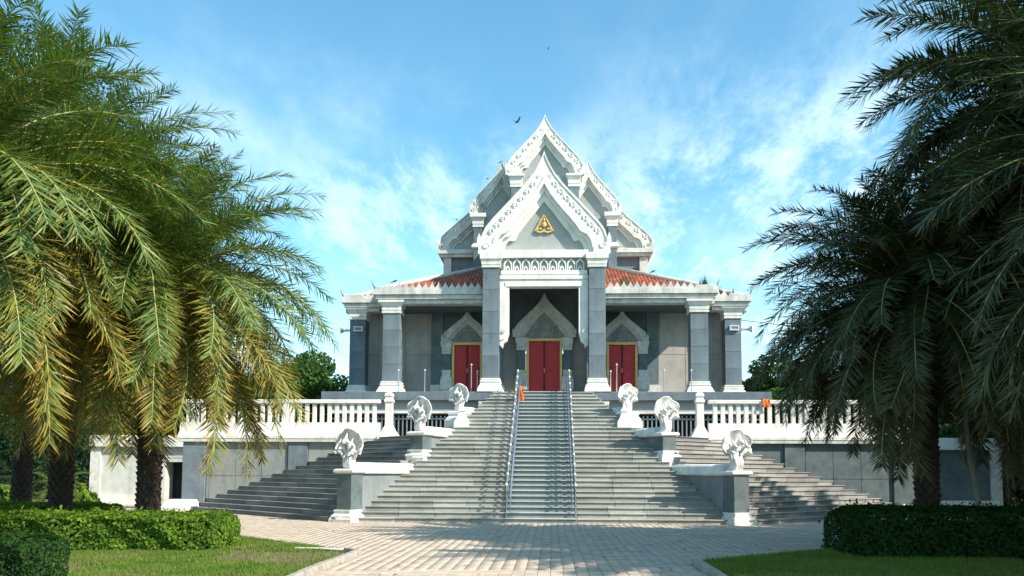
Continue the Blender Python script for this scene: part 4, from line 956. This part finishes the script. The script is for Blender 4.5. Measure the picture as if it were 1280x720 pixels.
# garden plants at the left, under the palms
def cycad(x, y, h, s, label):
    t = empty('garden_palm', (x, y, 0), 0, label, 'plant', 'small feathery plants in the left garden')
    MB().tube([(0, 0, -.05), (.03, 0, h*.5), (0, 0, h)], [.13, .11, .09], 8).build('stem', bark2, t)
    for k in range(20):
        i = 1+k % 4; f = inst('frond', setL[i][k % 2], t, (0, 0, h), (0, 0, k*2.4), (s, s, s))
cycad(-18.3, 31, .9, .33, 'small feathery palm behind the second palm trunk'); cycad(-20.6, 30, .8, .30, 'little palm on a short pale stem in the left garden'); cycad(-24, 33, .9, .36, 'small palm between the leftmost trunks')
hedge(20.9, 44, 60, 46, 4.2, 26000, .13, leaf_d, 'tall dark hedge screening the far right edge')
hedge(-62, 46, -23.5, 48, 4.0, 24000, .13, leaf_d, 'tall dark hedge closing the far left garden')
def shrub(x, y, r, n, m, label, size=.09):
    t = empty('shrub', (x, y, 0), 0, label, 'shrub'); d = rng.normal(0, 1, (n, 3)); d /= np.linalg.norm(d, axis=1)[:, None]; d[:, 2] = np.abs(d[:, 2])
    q = MB(); 
    for k in range(7): q.tube([(0, 0, -.02), (math.cos(k)*r*.3, math.sin(k)*r*.3, r*.5), (math.cos(k)*r*.7, math.sin(k)*r*.7, r*1.0)], [.03, .02, .008], 5)
    q.build('stems', bark2, t); rad = r*(.75+.18*np.sin(d[:, 0]*7)*np.sin(d[:, 1]*6+1))*rng.uniform(.6, 1.1, n)**.6
    tag(inst('foliage', leaves(d*rad[:, None]*np.array([1, 1, 1.25]), d, size, m), t), kind='stuff')
shrub(-22.3, 31, .95, 3500, hedge_m, 'yellow green shrub in the left garden beside the small palms')
shrub(-19.5, 34.5, .95, 4500, hedge_m, 'tall light shrub beside the white wing wall')
shrub(-27, 33, 1.3, 4500, leaf_m, 'green shrub at the far left edge of the garden')
shrub(-25.6, 28.5, .8, 3000, hedge_m, 'low bright shrub near the leftmost palm trunk')
# ------------------------------------------------------------ grass
def grass(n, region, hmin, hmax, label, soil):
    x0, x1, y0, y1 = region[1]; X = rng.uniform(x0, x1, n*3); Y = rng.uniform(y0, y1, n*3)
    nz = np.sin(X*1.3+2)*np.sin(Y*1.7+.5)+.6*np.sin(X*3.1+Y*2.3)+.4*np.sin(X*6.7-Y*5.1)
    nz = nz+3.6*np.exp(-((X+4.6)**2/1.9+(Y-15.7)**2/1.3))+1.2*np.exp(-((X+6.3)**2/.7+(Y-17.6)**2/.7))
    keep = np.array([inside(region[0], a, b) for a, b in zip(X, Y)])&((nz < soil+rng.normal(0, .35, n*3))|(rng.random(n*3) < .035))
    X, Y = X[keep][:n], Y[keep][:n]; k = len(X); a = rng.uniform(0, 6.28, k); h = rng.uniform(hmin, hmax, k); w = rng.uniform(.004, .009, k)*1.4; ln = rng.normal(0, .35, (k, 2))*h[:, None]
    dx, dy = np.cos(a)*w, np.sin(a)*w; V = np.stack([np.stack([X-dx, Y-dy, np.full(k, .01)], 1), np.stack([X+dx, Y+dy, np.full(k, .01)], 1), np.stack([X+ln[:, 0], Y+ln[:, 1], .012+h], 1)], 1).reshape(-1, 3)
    tag(inst('lawn_grass', np_mesh('lawn_grass', V, np.arange(3*k), 3, grass_m)), label, 'grass', kind='stuff')
grass(170000, (LLAWN, (-9.5, -3.35, 9.5, 21.5)), .03, .085, 'short sunlit grass with bare patches on the left lawn', .75)
grass(110000, (RLAWN, (2.8, 9, 9.5, 19.6)), .03, .09, 'short dark shaded grass on the right lawn', 1.3)
# ------------------------------------------------------------ small things
t = empty('leaning_pole', (9.32, 18.1, 0), 0, 'slim bleached pole leaning in front of the dark right palms', 'pole')
MB().tube([(0, 0, -.05), (-.03, .1, 1.1), (-.12, .2, 2.1), (-.16, .3, 3.6)], [.06, .055, .05, .045], 8).build('shaft', pole_m, t, smooth=True)
q = MB().ell((0, 0, 0), (.34, .25, .20), None, 10, 7); q.v = [(x*(1+.1*math.sin(9*y+z*7)), y, z*(1+.12*math.sin(x*11))) for x, y, z in q.v]
tag(q.build('white_rock', rock_m, loc=(15.1, 34.0, .12), smooth=True), 'white painted boulder at the foot of the right stairs behind the hedge', 'rock')
t = empty('garden_shed', (24.3, 38, 0), 0, 'small pale framed kiosk in deep shade at the far right', 'kiosk')
MB().box(-1.4, 0, 0, 1.4, 2, .5).box(-1.4, 1.9, .5, 1.4, 2, 2.0).build('wall', plaster2, t); MB().box(-1.55, -.2, 2.0, 1.55, 2.1, 2.18).build('roof', shadegrey, t, bevel=.02)
for x in (-1.3, -.1, 1.3): MB().box(x-.09, -.03, .5, x+.09, .12, 2.0).build('post', plaster2, t)
# eave weeds
def weed(x, y, z, n, s, label):
    vs = []; 
    for k in range(n):
        a = random.uniform(0, 6.28); l_ = s*random.uniform(.5, 1.2); r0 = random.uniform(0, .18); bx, by = x+math.cos(a*3)*r0*1.6, y+math.sin(a*3)*r0*.5; w = .012; c, sn = math.cos(a), math.sin(a); sp = random.uniform(.15, .6)*l_
        vs += [(bx-sn*w, by+c*w, z), (bx+sn*w, by-c*w, z), (bx+c*sp, by+sn*sp, z+l_)]
    tag(inst('eave_weed', np_mesh('eave_weed', vs, np.arange(len(vs)), 3, leaf_m)), label, 'weed', kind='stuff')
weed(7.35, 38.4, 10.2, 80, .5, 'green weeds sprouting on the right eave corner'); weed(8.35, 40.0, 10.1, 70, .45, 'straggly weeds on the outer right eave'); weed(3.7, 38.45, 10.25, 70, .40, 'green tuft growing in the orange tiles right of the portico')
weed(9.0, 40.0, 10.1, 40, .35, 'sparse weeds at the tip of the outer right eave')
# birds
def bird(x, y, z, rz, label, flying=False, s=1.):
    t = empty('bird', (x, y, z), rz, label, 'bird'); t.scale = (s, s, s)
    q = MB(); q.tube([(-.20, 0, .0), (-.10, 0, .06), (.02, 0, .11), (.10, 0, .16), (.14, 0, .19), (.19, 0, .18)], [.012, .05, .06, .045, .032, .006], 8); q.build('body', black_m, t, smooth=True)
    if flying:
        for sg in (-1, 1):
            MB().add([(.08, 0, .12), (-.06, 0, .10), (.10, sg*.18, .26), (-.05, sg*.17, .22), (-.02, sg*.42, .36), (-.10, sg*.38, .30), (.06, 0, .135), (.09, sg*.18, .275)],
                     [(0, 1, 3, 2), (2, 3, 5, 4), (6, 7, 3, 1), (7, 4, 5, 3)]).build('wing', black_m, t)
    else:
        MB().tube([(-.18, 0, .0), (-.32, 0, -.03)], [.03, .02], 5).build('tail', black_m, t)
bird(-1.43, 41.8, 19.45, .7, 'dark bird flying left of the topmost gable tip', True, .75)
bird(.1, 60, 32.8, .3, 'tiny distant bird high above the roof', True, .4)
bird(-2.33, 43.4, 18.0, 0, 'dark bird perched on the tip of the left middle gable', s=.6)
bird(-3.05, 43.4, 17.1, 1, 'dark bird perched on the slope of the left middle gable', s=.55)
bird(-4.75, 44.2, 15.15, 2, 'dark bird perched on the lower left gable', s=.55)
bird(-6.95, 38.3, 10.42, .5, 'dark bird perched on the left eave above the inner column', s=.7)
bird(5.2, 39.9, 11.2, .5, 'dark bird perched on the ridge of the right tiled roof', s=.7); bird(4.4, 40.6, 11.5, 2.5, 'second dark bird higher on the right roof ridge', s=.7)
tag(MB().tube([(9.4, 40.4, 9.0), (14, 42, 8.75), (20, 44, 8.8), (28, 46, 9.4)], .016, 5).build('overhead_cable', black_m), 'thin cable running from the right column to the trees', 'cable')
bpy.context.view_layer.update()
